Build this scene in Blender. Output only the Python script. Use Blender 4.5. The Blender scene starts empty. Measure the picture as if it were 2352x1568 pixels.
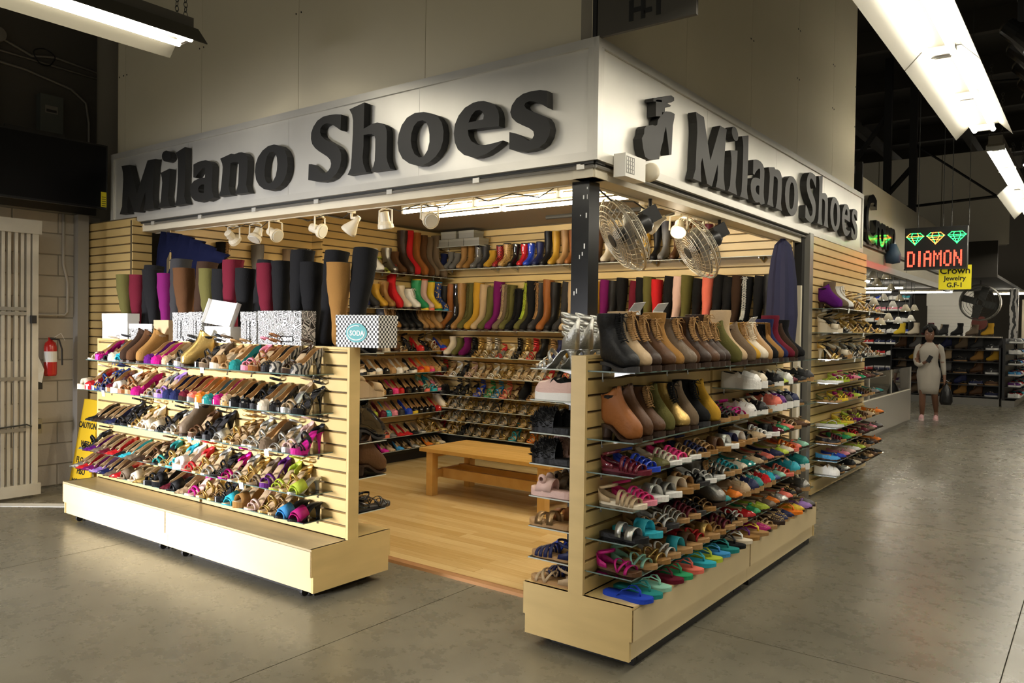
import bpy, math, random
from mathutils import Vector, Matrix
random.seed(7)
SC = bpy.context.scene
COL = SC.collection
PI = math.pi

# ---------------------------------------------------------------- camera
_yaw, _pit, _rol, _f = -.6422, -.0159, .014, 1810.0471
CAM_POS = Vector((2.23398, -3.72994, 1.56))
_fw = Vector((math.sin(_yaw)*math.cos(_pit), math.cos(_yaw)*math.cos(_pit), math.sin(_pit)))
_rt0 = Vector((math.cos(_yaw), -math.sin(_yaw), 0)); _up0 = _rt0.cross(_fw)
_rt = _rt0*math.cos(_rol)+_up0*math.sin(_rol); _up = -_rt0*math.sin(_rol)+_up0*math.cos(_rol)
cd = bpy.data.cameras.new('camera'); cam = bpy.data.objects.new('camera', cd); COL.objects.link(cam)
cd.sensor_width = 36; cd.lens = _f/2352*36; cd.clip_end = 200
cam.matrix_world = Matrix(((_rt.x, _up.x, -_fw.x, CAM_POS.x), (_rt.y, _up.y, -_fw.y, CAM_POS.y), (_rt.z, _up.z, -_fw.z, CAM_POS.z), (0, 0, 0, 1)))
SC.camera = cam

# ---------------------------------------------------------------- world, light, exposure
w = bpy.data.worlds.new('world'); SC.world = w; w.use_nodes = True
w.node_tree.nodes['Background'].inputs[0].default_value = (.95, .9, .76, 1)
w.node_tree.nodes['Background'].inputs[1].default_value = .16
vs = SC.view_settings
vs.view_transform = 'Standard'; vs.look = 'None'; vs.exposure = 0.85; vs.gamma = 1; vs.use_curve_mapping = False

def area_light(name, loc, target, sx, sy, power, color):
    l = bpy.data.lights.new(name, 'AREA'); l.shape = 'RECTANGLE'; l.size = sx; l.size_y = sy; l.energy = power; l.color = color
    o = bpy.data.objects.new(name, l); COL.objects.link(o); o.location = loc
    o.rotation_euler = (Vector(target)-Vector(loc)).to_track_quat('-Z', 'Y').to_euler()
    return o
# daylight through the open street entrance, behind and to the left of the camera
dl = area_light('entrance_daylight', (-4.2, -8.2, 1.0), (-3.0, -.8, .35), 2.2, 1.5, 62, (.97, .96, 1.0)); dl.data.spread = .7
TUBE_A, TUBE_S = 23.0, 30.0     # aisle tubes, shop tubes (emission strength)

# ---------------------------------------------------------------- materials
MATS = {}
def _new(name):
    m = bpy.data.materials.new(name); m.use_nodes = True
    nt = m.node_tree; return m, nt, nt.nodes['Principled BSDF']
def N(nt, t, **kw):
    n = nt.nodes.new(t)
    for k, v in kw.items(): setattr(n, k, v)
    return n
def rgb(h):
    return (h[0], h[1], h[2], 1)
def mat(name, col, rough=.5, metal=0, noise=0, nscale=20, bump=0, bscale=60, coat=0, emit=0, spec=None, stretch=None, col2=None):
    if name in MATS: return MATS[name]
    m, nt, b = _new(name)
    b.inputs['Base Color'].default_value = rgb(col); b.inputs['Roughness'].default_value = rough; b.inputs['Metallic'].default_value = metal
    if coat: b.inputs['Coat Weight'].default_value = coat; b.inputs['Coat Roughness'].default_value = .06
    if spec is not None: b.inputs['Specular IOR Level'].default_value = spec
    if emit: b.inputs['Emission Color'].default_value = rgb(col); b.inputs['Emission Strength'].default_value = emit
    if noise or bump or col2:
        tc = N(nt, 'ShaderNodeTexCoord'); mp = N(nt, 'ShaderNodeMapping'); nt.links.new(tc.outputs['Object'], mp.inputs[0])
        if stretch: mp.inputs['Scale'].default_value = stretch
    if noise or col2:
        n = N(nt, 'ShaderNodeTexNoise'); n.inputs['Scale'].default_value = nscale; n.inputs['Detail'].default_value = 5
        nt.links.new(mp.outputs[0], n.inputs['Vector'])
        r = N(nt, 'ShaderNodeValToRGB'); r.color_ramp.elements[0].position = .3; r.color_ramp.elements[1].position = .7
        c2 = col2 or tuple(min(1, c*(1+noise)) for c in col); c1 = col if col2 else tuple(c*(1-noise) for c in col)
        r.color_ramp.elements[0].color = rgb(c1); r.color_ramp.elements[1].color = rgb(c2)
        nt.links.new(n.outputs['Fac'], r.inputs[0]); nt.links.new(r.outputs[0], b.inputs['Base Color'])
    if bump:
        n2 = N(nt, 'ShaderNodeTexNoise'); n2.inputs['Scale'].default_value = bscale; n2.inputs['Detail'].default_value = 4
        nt.links.new(mp.outputs[0], n2.inputs['Vector'])
        bp = N(nt, 'ShaderNodeBump'); bp.inputs['Strength'].default_value = bump; bp.inputs['Distance'].default_value = .01
        nt.links.new(n2.outputs['Fac'], bp.inputs['Height']); nt.links.new(bp.outputs[0], b.inputs['Normal'])
    MATS[name] = m; return m
def glass_mat(name, tint, fac=.1, rough=.03):
    if name in MATS: return MATS[name]
    m, nt, b = _new(name); nt.nodes.remove(b)
    t = N(nt, 'ShaderNodeBsdfTransparent'); t.inputs[0].default_value = rgb(tint)
    g = N(nt, 'ShaderNodeBsdfGlossy'); g.inputs['Roughness'].default_value = rough
    mx = N(nt, 'ShaderNodeMixShader'); fr = N(nt, 'ShaderNodeFresnel'); fr.inputs[0].default_value = 1.5
    ma = N(nt, 'ShaderNodeMath', operation='ADD'); ma.inputs[1].default_value = fac; nt.links.new(fr.outputs[0], ma.inputs[0]); ma.use_clamp = True
    nt.links.new(ma.outputs[0], mx.inputs[0]); nt.links.new(t.outputs[0], mx.inputs[1]); nt.links.new(g.outputs[0], mx.inputs[2])
    nt.links.new(mx.outputs[0], nt.nodes['Material Output'].inputs[0]); MATS[name] = m; return m
def pattern_mat(name, kind, c1, c2, scale, rough=.5):
    if name in MATS: return MATS[name]
    m, nt, b = _new(name); b.inputs['Roughness'].default_value = rough
    tc = N(nt, 'ShaderNodeTexCoord')
    if kind == 'spots':
        v = N(nt, 'ShaderNodeTexVoronoi'); v.inputs['Scale'].default_value = scale; out = v.outputs['Distance']; lo, hi = .28, .34
    elif kind == 'stripes':
        v = N(nt, 'ShaderNodeTexWave'); v.inputs['Scale'].default_value = scale; v.inputs['Distortion'].default_value = 7; v.inputs['Detail'].default_value = 2; v.inputs['Detail Scale'].default_value = 1.2; out = v.outputs['Fac']; lo, hi = .45, .55
    else:
        v = N(nt, 'ShaderNodeTexChecker'); v.inputs['Scale'].default_value = scale; out = v.outputs['Fac']; lo, hi = .4, .6
    nt.links.new(tc.outputs['Object'], v.inputs['Vector'])
    r = N(nt, 'ShaderNodeValToRGB'); r.color_ramp.elements[0].position = lo; r.color_ramp.elements[1].position = hi
    r.color_ramp.elements[0].color = rgb(c1); r.color_ramp.elements[1].color = rgb(c2)
    nt.links.new(out, r.inputs[0]); nt.links.new(r.outputs[0], b.inputs['Base Color']); MATS[name] = m; return m

def concrete():
    m, nt, b = _new('polished_concrete')
    tc = N(nt, 'ShaderNodeTexCoord')
    n1 = N(nt, 'ShaderNodeTexNoise'); n1.inputs['Scale'].default_value = .7; n1.inputs['Detail'].default_value = 8; n1.inputs['Roughness'].default_value = .62
    n2 = N(nt, 'ShaderNodeTexNoise'); n2.inputs['Scale'].default_value = 6; n2.inputs['Detail'].default_value = 10; n2.inputs['Roughness'].default_value = .7
    n3 = N(nt, 'ShaderNodeTexVoronoi'); n3.inputs['Scale'].default_value = 26; n3.feature = 'F1'
    for n in (n1, n2, n3): nt.links.new(tc.outputs['Object'], n.inputs['Vector'])
    mx = N(nt, 'ShaderNodeMix'); mx.data_type = 'FLOAT'; mx.inputs[0].default_value = .28
    nt.links.new(n1.outputs['Fac'], mx.inputs[2]); nt.links.new(n2.outputs['Fac'], mx.inputs[3])
    r = N(nt, 'ShaderNodeValToRGB'); e = r.color_ramp.elements; e[0].position = .28; e[1].position = .74
    e[0].color = (.10, .092, .066, 1); e[1].color = (.275, .252, .19, 1)
    nt.links.new(mx.outputs[0], r.inputs[0])
    r2 = N(nt, 'ShaderNodeValToRGB'); r2.color_ramp.elements[0].position = .02; r2.color_ramp.elements[1].position = .06
    r2.color_ramp.elements[0].color = (.5, .5, .5, 1); r2.color_ramp.elements[1].color = (1, 1, 1, 1); nt.links.new(n3.outputs['Distance'], r2.inputs[0])
    mu = N(nt, 'ShaderNodeMix'); mu.data_type = 'RGBA'; mu.blend_type = 'MULTIPLY'; mu.inputs[0].default_value = .8
    nt.links.new(r.outputs[0], mu.inputs[6]); nt.links.new(r2.outputs[0], mu.inputs[7]); nt.links.new(mu.outputs[2], b.inputs['Base Color'])
    rr = N(nt, 'ShaderNodeMapRange'); rr.inputs[3].default_value = .20; rr.inputs[4].default_value = .36
    nt.links.new(n2.outputs['Fac'], rr.inputs[0]); nt.links.new(rr.outputs[0], b.inputs['Roughness'])
    bp = N(nt, 'ShaderNodeBump'); bp.inputs['Strength'].default_value = .05; bp.inputs['Distance'].default_value = .01
    nt.links.new(n1.outputs['Fac'], bp.inputs['Height']); nt.links.new(bp.outputs[0], b.inputs['Normal'])
    MATS['concrete'] = m; return m
def woodmat(name, c1, c2, stretch, rough=.3, scale=3, random_amt=.35):
    if name in MATS: return MATS[name]
    m, nt, b = _new(name); tc = N(nt, 'ShaderNodeTexCoord'); mp = N(nt, 'ShaderNodeMapping'); mp.inputs['Scale'].default_value = stretch
    oi = N(nt, 'ShaderNodeObjectInfo'); ad = N(nt, 'ShaderNodeVectorMath', operation='ADD')
    cx = N(nt, 'ShaderNodeCombineXYZ'); ml = N(nt, 'ShaderNodeMath', operation='MULTIPLY'); ml.inputs[1].default_value = 37
    nt.links.new(oi.outputs['Random'], ml.inputs[0]); nt.links.new(ml.outputs[0], cx.inputs[0]); nt.links.new(ml.outputs[0], cx.inputs[2])
    nt.links.new(tc.outputs['Object'], mp.inputs[0]); nt.links.new(mp.outputs[0], ad.inputs[0]); nt.links.new(cx.outputs[0], ad.inputs[1])
    n = N(nt, 'ShaderNodeTexNoise'); n.inputs['Scale'].default_value = scale; n.inputs['Detail'].default_value = 6; n.inputs['Distortion'].default_value = .6
    nt.links.new(ad.outputs[0], n.inputs['Vector'])
    m2 = N(nt, 'ShaderNodeMix'); m2.data_type = 'FLOAT'; m2.inputs[0].default_value = random_amt
    nt.links.new(n.outputs['Fac'], m2.inputs[2]); nt.links.new(oi.outputs['Random'], m2.inputs[3])
    r = N(nt, 'ShaderNodeValToRGB'); r.color_ramp.elements[0].position = .25; r.color_ramp.elements[1].position = .75
    r.color_ramp.elements[0].color = rgb(c1); r.color_ramp.elements[1].color = rgb(c2)
    nt.links.new(m2.outputs[0], r.inputs[0]); nt.links.new(r.outputs[0], b.inputs['Base Color']); b.inputs['Roughness'].default_value = rough
    MATS[name] = m; return m

M_CONC = concrete()
M_SLAT = woodmat('maple_slat', (.60, .42, .16), (.68, .50, .22), (1, 1, 6), .38, 1.2, .3)
M_GROOVE = mat('slat_groove', (.10, .07, .03), .8)
M_MAPLE = mat('maple_laminate', (.68, .50, .22), .35, noise=.07, nscale=2.5, stretch=(1, 1, 5))
M_MAPLE_P = mat('pale_maple_laminate', (.70, .56, .32), .4, noise=.05, nscale=3)
M_BTOP = mat('worn_base_top', (.46, .37, .22), .35, noise=.16, nscale=3, stretch=(1, 5, 1))
M_EDGE = mat('chipped_particleboard', (.22, .14, .05), .8, noise=.4, nscale=80)
M_KICK = mat('black_kick', (.012, .011, .01), .6)
M_BLACKSLAT = mat('black_slat', (.015, .016, .014), .3)
M_FLOORW = woodmat('bamboo_plank', (.52, .34, .125), (.70, .52, .26), (1.2, 26, 1), .26, 2.2, .42)
M_BENCH = woodmat('bench_pine', (.48, .27, .06), (.62, .38, .12), (2, 2, 2), .35, 4, .3)
M_ALU = mat('brushed_aluminium', (.68, .66, .60), .40, .45, noise=.10, nscale=1.4)
M_ALUF = mat('aluminium_frame', (.62, .60, .54), .35, .35, noise=.06, nscale=3)
M_LETTER = mat('sign_letter_black', (.013, .0125, .011), .55)
M_WALLUP = mat('cream_wall_panel', (.72, .65, .47), .6, noise=.05, nscale=.7)
M_CREAM = mat('cream_paint', (.66, .60, .46), .5, noise=.05, nscale=3)
M_WHITE = mat('white_paint', (.78, .76, .70), .45)
M_BLACK = mat('black_metal', (.012, .012, .012), .35)
M_BLACKP = mat('black_pole_scuffed', (.005, .005, .005), .22, col2=(.012, .012, .011), nscale=6, spec=.3)
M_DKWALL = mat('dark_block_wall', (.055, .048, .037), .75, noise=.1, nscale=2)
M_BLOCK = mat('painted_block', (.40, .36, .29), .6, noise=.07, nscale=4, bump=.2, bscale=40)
M_MORTAR = mat('painted_mortar', (.30, .27, .21), .8)
M_CHROME = mat('chrome', (.72, .72, .70), .15, 1)
M_STEEL = mat('steel_grey', (.30, .29, .26), .4, .6)
M_DKSTEEL = mat('dark_steel', (.05, .05, .045), .5, .4)
M_GLASS = glass_mat('shelf_glass', (.93, .97, .95), .03)
M_GEDGE = mat('glass_edge', (.10, .16, .14), .15, coat=.5)
M_GEDGE2 = mat('bright_glass_edge', (.55, .60, .56), .1, coat=.5)
M_CASE = glass_mat('case_glass', (.96, .97, .96), .05)
M_PAPER = mat('white_card', (.80, .80, .78), .6)
M_CARD = mat('tan_cardboard', (.52, .36, .20), .7)
M_YEL = mat('safety_yellow', (.85, .55, .02), .45)
M_TUBEA = mat('aisle_tube', (1.0, .93, .78), .5, emit=TUBE_A)
M_TUBES = mat('shop_tube', (1.0, .87, .62), .5, emit=TUBE_S)

# ---------------------------------------------------------------- mesh helpers
class MB:
    def __init__(self): self.v = []; self.f = []; self.mi = []
    def add(self, vs, fs, mi=0):
        o = len(self.v); self.v += [tuple(p) for p in vs]
        for f in fs: self.f.append(tuple(i+o for i in f)); self.mi.append(mi)
        return self
    def box(self, x0, y0, z0, x1, y1, z1, mi=0):
        return self.add([(x0, y0, z0), (x1, y0, z0), (x1, y1, z0), (x0, y1, z0), (x0, y0, z1), (x1, y0, z1), (x1, y1, z1), (x0, y1, z1)],
                        [(3, 2, 1, 0), (4, 5, 6, 7), (0, 1, 5, 4), (1, 2, 6, 5), (2, 3, 7, 6), (3, 0, 4, 7)], mi)
    def loft(self, rings, mi=0, closed=True, cap0=False, cap1=False):
        n = len(rings[0]); o = len(self.v)
        for r in rings: self.v += [tuple(p) for p in r]
        k = n if closed else n-1
        for i in range(len(rings)-1):
            for j in range(k):
                a, b = o+i*n+j, o+i*n+(j+1) % n
                self.f.append((a, b, b+n, a+n)); self.mi.append(mi)
        if cap0: self.f.append(tuple(o+j for j in reversed(range(n)))); self.mi.append(mi)
        if cap1: self.f.append(tuple(o+(len(rings)-1)*n+j for j in range(n))); self.mi.append(mi)
        return self
    def tube(self, pts, r, n=6, mi=0, caps=True, closed=False):
        pts = [Vector(p) for p in pts]; rings = []
        rr = r if isinstance(r, (list, tuple)) else [r]*len(pts)
        up = None
        for i, p in enumerate(pts):
            if closed: t = pts[(i+1) % len(pts)]-pts[i-1]
            else: t = pts[min(i+1, len(pts)-1)]-pts[max(i-1, 0)]
            if t.length < 1e-9: t = Vector((0, 0, 1))
            t.normalize()
            if up is None: up = Vector((0, 0, 1)) if abs(t.z) < .9 else Vector((1, 0, 0))
            a = t.cross(up)
            if a.length < 1e-6: a = t.cross(Vector((1, 0, 0)))
            a.normalize(); b = a.cross(t); up = b
            rings.append([p+(a*math.cos(2*PI*k/n)+b*math.sin(2*PI*k/n))*rr[i] for k in range(n)])
        if closed: rings.append(rings[0])
        return self.loft(rings, mi, True, caps and not closed, caps and not closed)
    def cyl(self, p0, p1, r0, r1=None, n=14, mi=0):
        return self.tube([p0, p1], [r0, r0 if r1 is None else r1], n, mi)
    def lathe(self, prof, n=18, mi=0, axis='z', c=(0, 0, 0)):
        rings = []
        for r, h in prof:
            ring = []
            for k in range(n):
                a = 2*PI*k/n; u, v_ = r*math.cos(a), r*math.sin(a)
                ring.append((c[0]+u, c[1]+v_, c[2]+h) if axis == 'z' else (c[0]+h, c[1]+u, c[2]+v_) if axis == 'x' else (c[0]+v_, c[1]+h, c[2]+u))
            rings.append(ring)
        return self.loft(rings, mi)
    def prism(self, poly, mapf, d0, d1, mi=0):
        """extrude a 2D polygon; mapf(u, v, d) -> point"""
        n = len(poly); A = [mapf(u, v, d0) for u, v in poly]; B = [mapf(u, v, d1) for u, v in poly]
        self.add(A+B, [tuple(reversed(range(n))), tuple(range(n, 2*n))]+[(i, (i+1) % n, n+(i+1) % n, n+i) for i in range(n)], mi)
        return self
    def mesh(self, name, mats=None, smooth=False):
        me = bpy.data.meshes.new(name); me.from_pydata(self.v, [], self.f)
        for m in (mats or []): me.materials.append(m)
        for p, i in zip(me.polygons, self.mi):
            p.material_index = i
            if smooth: p.use_smooth = True
        me.update(); return me
    def obj(self, name, m, parent=None, loc=None, smooth=False, rot=None):
        me = self.mesh(name, m if isinstance(m, (list, tuple)) else [m], smooth)
        return place(name, me, parent, loc, rot)
def place(name, me, parent=None, loc=None, rot=None):
    o = bpy.data.objects.new(name, me); COL.objects.link(o)
    if parent: o.parent = parent
    if loc: o.location = loc
    if rot: o.rotation_euler = rot
    return o
def empty(name, loc=(0, 0, 0), rz=0, label=None, cat=None, group=None):
    o = bpy.data.objects.new(name, None); COL.objects.link(o); o.location = loc; o.rotation_euler = (0, 0, rz); o.empty_display_size = .05
    return tag(o, label, cat, group)
def tag(o, label=None, cat=None, group=None, kind=None):
    if label: o['label'] = label
    if cat: o['category'] = cat
    if group: o['group'] = group
    if kind: o['kind'] = kind
    return o
def struct(o, label=None):
    o['kind'] = 'structure'
    if label: o['label'] = label
    return o
def box(name, x0, y0, z0, x1, y1, z1, m, parent=None):
    """box object with its origin at its own centre bottom"""
    cx, cy = (x0+x1)/2, (y0+y1)/2
    b = MB().box(x0-cx, y0-cy, 0, x1-cx, y1-cy, z1-z0)
    o = b.obj(name, m, None, (cx, cy, z0))
    if parent: o.parent = parent
    return o
BOXM = {}
def sbox(name, lx, ly, lz, m, parent, loc, rz=0):
    """shared box mesh, local extents centred in x,y and from z=0"""
    k = (round(lx, 4), round(ly, 4), round(lz, 4), m.name)
    if k not in BOXM: BOXM[k] = MB().box(-lx/2, -ly/2, 0, lx/2, ly/2, lz).mesh(name, [m])
    return place(name, BOXM[k], parent, loc, (0, 0, rz))
def text_mesh(body, size, ext=.002, align='CENTER', spacing=1.0, bold=0):
    c = bpy.data.curves.new('text', 'FONT'); c.body = body; c.size = size; c.extrude = ext; c.align_x = align; c.align_y = 'CENTER'; c.space_character = spacing; c.offset = bold
    c.resolution_u = 3
    o = bpy.data.objects.new('text', c); COL.objects.link(o)
    dg = bpy.context.evaluated_depsgraph_get(); me = bpy.data.meshes.new_from_object(o.evaluated_get(dg))
    bpy.data.objects.remove(o); return me
def text(body, size, m, parent, loc, rot, ext=.002, name='lettering', spacing=1.0, bold=0):
    me = text_mesh(body, size, ext, spacing=spacing, bold=bold); me.materials.clear(); me.materials.append(m)
    return place(name, me, parent, loc, rot)
def ss(a, b, x):
    t = max(0, min(1, (x-a)/(b-a))); return t*t*(3-2*t)
def ordn(n):
    W = 'first second third fourth fifth sixth seventh eighth ninth tenth eleventh twelfth thirteenth fourteenth fifteenth sixteenth seventeenth eighteenth nineteenth twentieth'.split()
    if n <= 20: return W[n-1]
    T = {2: 'twenty', 3: 'thirty', 4: 'forty'}
    return T[n//10]+('-'+W[n % 10-1] if n % 10 else '') if n % 10 else {30: 'thirtieth', 40: 'fortieth'}[n]
LETTERS=[('M',[[(-5034,3011),(-4887,3006),(-4754,2737),(-4576,3009),(-4442,3008),(-4462,2932),(-4473,2837),(-4488,2707),(-4484,2653),(-4453,2573),(-4641,2571),(-4614,2620),(-4606,2673),(-4611,2735),(-4717,2564),(-4806,2571),(-4904,2731),(-4926,2692),(-4928,2628),(-4915,2566),(-5063,2569),(-5022,2636),(-5013,2754),(-5001,2882),(-5008,2947)]]),('i',[[(-4358,2875),(-4214,2897),(-4206,2895),(-4213,2810),(-4226,2726),(-4238,2662),(-4230,2627),(-4201,2573),(-4396,2577),(-4355,2621),(-4344,2693),(-4329,2787),(-4337,2832)],[(-4197,3001),(-4202,2983),(-4217,2969),(-4239,2962),(-4266,2961),(-4294,2968),(-4317,2981),(-4333,2999),(-4338,3018),(-4333,3036),(-4318,3050),(-4295,3057),(-4268,3058),(-4241,3051),(-4218,3037),(-4202,3020)]]),('l',[[(-4117,3021),(-3974,3052),(-3967,3049),(-3966,2869),(-3973,2702),(-3980,2639),(-3968,2609),(-3945,2573),(-4134,2572),(-4103,2612),(-4093,2692),(-4083,2797),(-4082,2953),(-4093,2989)]]),('a',[[(-3845,2890),(-3783,2902),(-3724,2907),(-3666,2905),(-3616,2893),(-3583,2873),(-3565,2846),(-3568,2794),(-3574,2734),(-3576,2674),(-3570,2641),(-3544,2590),(-3636,2570),(-3682,2586),(-3720,2577),(-3771,2575),(-3823,2588),(-3868,2619),(-3892,2658),(-3895,2692),(-3877,2728),(-3836,2753),(-3781,2763),(-3722,2768),(-3675,2765),(-3672,2818),(-3680,2847),(-3709,2844),(-3759,2819),(-3792,2798),(-3814,2779),(-3846,2783)],[(-3685,2711),(-3721,2712),(-3754,2703),(-3772,2684),(-3772,2668),(-3757,2652),(-3728,2643),(-3688,2641)]]),('n',[[(-3461,2893),(-3314,2915),(-3301,2914),(-3284,2903),(-3251,2907),(-3211,2912),(-3171,2909),(-3132,2897),(-3102,2872),(-3092,2840),(-3094,2763),(-3103,2686),(-3109,2648),(-3096,2620),(-3076,2587),(-3256,2590),(-3230,2629),(-3214,2674),(-3209,2756),(-3206,2818),(-3216,2835),(-3243,2842),(-3283,2844),(-3317,2842),(-3323,2788),(-3332,2710),(-3341,2659),(-3331,2626),(-3310,2591),(-3479,2593),(-3454,2634),(-3441,2689),(-3428,2779),(-3425,2823),(-3433,2852)]]),('o',[[(-2998,2737),(-2989,2797),(-2959,2847),(-2903,2890),(-2835,2915),(-2762,2917),(-2690,2898),(-2636,2860),(-2606,2809),(-2599,2745),(-2610,2688),(-2639,2639),(-2686,2603),(-2751,2580),(-2818,2580),(-2886,2596),(-2943,2628),(-2981,2674)],[(-2771,2864),(-2816,2864),(-2846,2841),(-2864,2798),(-2876,2739),(-2875,2690),(-2859,2654),(-2837,2635),(-2807,2630),(-2770,2645),(-2741,2679),(-2726,2723),(-2721,2767),(-2728,2816),(-2743,2844)]]),('S',[[(-2015,3028),(-2020,2920),(-2058,2944),(-2090,2962),(-2129,2982),(-2168,2990),(-2208,2983),(-2234,2961),(-2236,2935),(-2220,2907),(-2180,2878),(-2121,2849),(-2062,2820),(-2030,2793),(-2011,2757),(-2009,2714),(-2022,2669),(-2053,2630),(-2097,2601),(-2149,2587),(-2215,2585),(-2288,2595),(-2362,2611),(-2357,2724),(-2323,2720),(-2283,2694),(-2242,2664),(-2206,2642),(-2176,2641),(-2144,2653),(-2121,2676),(-2115,2701),(-2125,2728),(-2158,2755),(-2204,2780),(-2251,2805),(-2291,2832),(-2322,2864),(-2336,2901),(-2334,2944),(-2311,2985),(-2268,3022),(-2208,3041),(-2137,3043),(-2072,3038)]]),('h',[[(-1931,3050),(-1782,3074),(-1784,2984),(-1785,2898),(-1750,2907),(-1703,2919),(-1656,2921),(-1615,2910),(-1580,2889),(-1565,2855),(-1562,2810),(-1563,2730),(-1562,2678),(-1553,2645),(-1527,2600),(-1712,2603),(-1689,2632),(-1675,2671),(-1672,2744),(-1672,2813),(-1681,2838),(-1707,2852),(-1743,2855),(-1785,2855),(-1786,2779),(-1794,2706),(-1788,2664),(-1757,2603),(-1943,2603),(-1912,2644),(-1904,2710),(-1899,2793),(-1894,2876),(-1893,2967),(-1903,3010)]]),('o',[[(-1463,2762),(-1454,2815),(-1427,2870),(-1380,2912),(-1313,2931),(-1233,2926),(-1162,2905),(-1110,2876),(-1077,2834),(-1063,2780),(-1066,2724),(-1087,2671),(-1125,2633),(-1176,2605),(-1234,2591),(-1294,2595),(-1355,2614),(-1417,2653),(-1452,2706)],[(-1242,2875),(-1285,2874),(-1318,2849),(-1338,2809),(-1344,2761),(-1333,2711),(-1309,2669),(-1268,2643),(-1229,2645),(-1197,2679),(-1181,2730),(-1182,2778),(-1193,2827),(-1213,2861)]]),('e',[[(-746,2917),(-699,2900),(-659,2876),(-635,2841),(-626,2804),(-628,2750),(-725,2756),(-813,2759),(-866,2761),(-860,2725),(-836,2689),(-788,2661),(-729,2653),(-666,2656),(-596,2662),(-615,2647),(-666,2620),(-723,2598),(-781,2589),(-834,2593),(-895,2614),(-944,2653),(-969,2698),(-979,2755),(-971,2809),(-941,2860),(-893,2899),(-828,2919),(-787,2921)],[(-862,2805),(-747,2808),(-743,2831),(-753,2855),(-777,2870),(-809,2868),(-839,2845)]]),('s',[[(-288,2900),(-284,2804),(-310,2821),(-347,2842),(-379,2855),(-411,2861),(-437,2856),(-445,2842),(-432,2823),(-399,2803),(-346,2780),(-294,2755),(-272,2726),(-261,2686),(-271,2645),(-296,2610),(-337,2590),(-395,2582),(-454,2583),(-509,2594),(-549,2606),(-550,2705),(-500,2689),(-456,2664),(-412,2636),(-386,2644),(-373,2663),(-379,2686),(-408,2707),(-457,2731),(-501,2755),(-534,2786),(-546,2819),(-535,2857),(-503,2891),(-455,2911),(-396,2916),(-338,2912)]])]
EMBLEM=[[(723,2910),(786,2922),(845,2922),(841,2897),(821,2845),(815,2764),(808,2660),(774,2652),(763,2703),(742,2765),(725,2817),(702,2773),(687,2719),(670,2689),(639,2602),(555,2581),(497,2576),(456,2584),(430,2627),(412,2683),(439,2715),(442,2745),(466,2767),(547,2790),(581,2790),(606,2803),(613,2831),(646,2862),(668,2874),(689,2895)],[(583,2947),(664,2966),(668,2867),(587,2849)],[(550,2950),(642,2973),(711,3001),(791,3024),(832,3021),(833,3001),(792,2981),(721,2966),(748,2963),(789,2961),(776,2950),(705,2933),(706,2902),(667,2893),(665,2953),(550,2930)]]
# ---------------------------------------------------------------- shoe library (shared meshes, materials set per object)
def itp(tab, t):
    for (a, va), (b, vb) in zip(tab, tab[1:]):
        if t <= b:
            k = (t-a)/(b-a); k = k*k*(3-2*k); return va+(vb-va)*k
    return tab[-1][1]
TOES = {'round': [(0, .013), (.05, .025), (.16, .030), (.42, .029), (.68, .041), (.83, .038), (.93, .027), (.98, .013), (1, .004)],
        'point': [(0, .013), (.05, .024), (.16, .028), (.42, .027), (.66, .039), (.80, .029), (.91, .014), (1, .002)],
        'flat': [(0, .018), (.05, .030), (.16, .035), (.42, .034), (.70, .046), (.84, .044), (.93, .034), (.98, .018), (1, .006)]}
class Last:
    def __init__(s, L=.235, toe='round', H=.09, p=.0, th=.006):
        s.L, s.toe, s.H, s.p, s.th = L, toe, H, p, th
    def w(s, x): return itp(TOES[s.toe], max(0, min(1, x/s.L)))
    def z(s, x): return s.p+s.H*(1-ss(.05, .70*s.L, x))+.010*ss(.8*s.L, s.L, x)*(1 if s.H else .4)
    def xs(s, n=14):
        return [s.L*(.5-.5*math.cos(PI*(.03+.97*i/(n-1)))) if i else 0 for i in range(n)]
def sole_mesh(l, wedge=False, k=1.03, lip=0):
    b = MB(); rings = []
    for x in l.xs(15):
        w_ = l.w(x)*k; t = l.z(x)+lip
        if wedge: lo = 0.0
        else: lo = max(0, l.z(x)-(l.th+(l.p*ss(.42*l.L, .58*l.L, x))))
        if l.H == 0: lo = .006*ss(.85*l.L, l.L, x)
        rings.append([(x, -w_, lo), (x, w_, lo), (x, w_, t), (x, -w_, t)])
    b.loft(rings, 0, True, True, True); return b
def insole_mesh(l, k=.95):
    b = MB(); rings = []
    for x in l.xs(13)[1:-1]:
        w_ = l.w(x)*k; t = l.z(x)
        rings.append([(x, -w_, t-.001), (x, w_, t-.001), (x, w_*.9, t+.0035), (x, -w_*.9, t+.0035)])
    b.loft(rings, 0, True, True, True); return b
def heel_mesh(l, style):
    b = MB(); top = l.z(.02)-.002; n = 10
    rb = {'stiletto': .0055, 'block': .021, 'mid': .011}[style]; xb = .022 if style != 'block' else .027
    rings = []
    for t in (0, .12, .45, .8, 1):
        e = t**(.9 if style == 'block' else 2.6)
        cx = xb+(.032-xb)*e; rx = rb+(.031-rb)*e; ry = rb+(.024-rb)*e
        z = top*t
        rings.append([(cx+rx*math.cos(2*PI*j/n), ry*math.sin(2*PI*j/n), z-(0 if t < 1 else -(.0)) + (l.z(max(0, cx+rx*math.cos(2*PI*j/n)))-l.z(.02) if t == 1 else 0)) for j in range(n)])
    b.loft(rings, 0, True, True, True); return b
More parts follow.
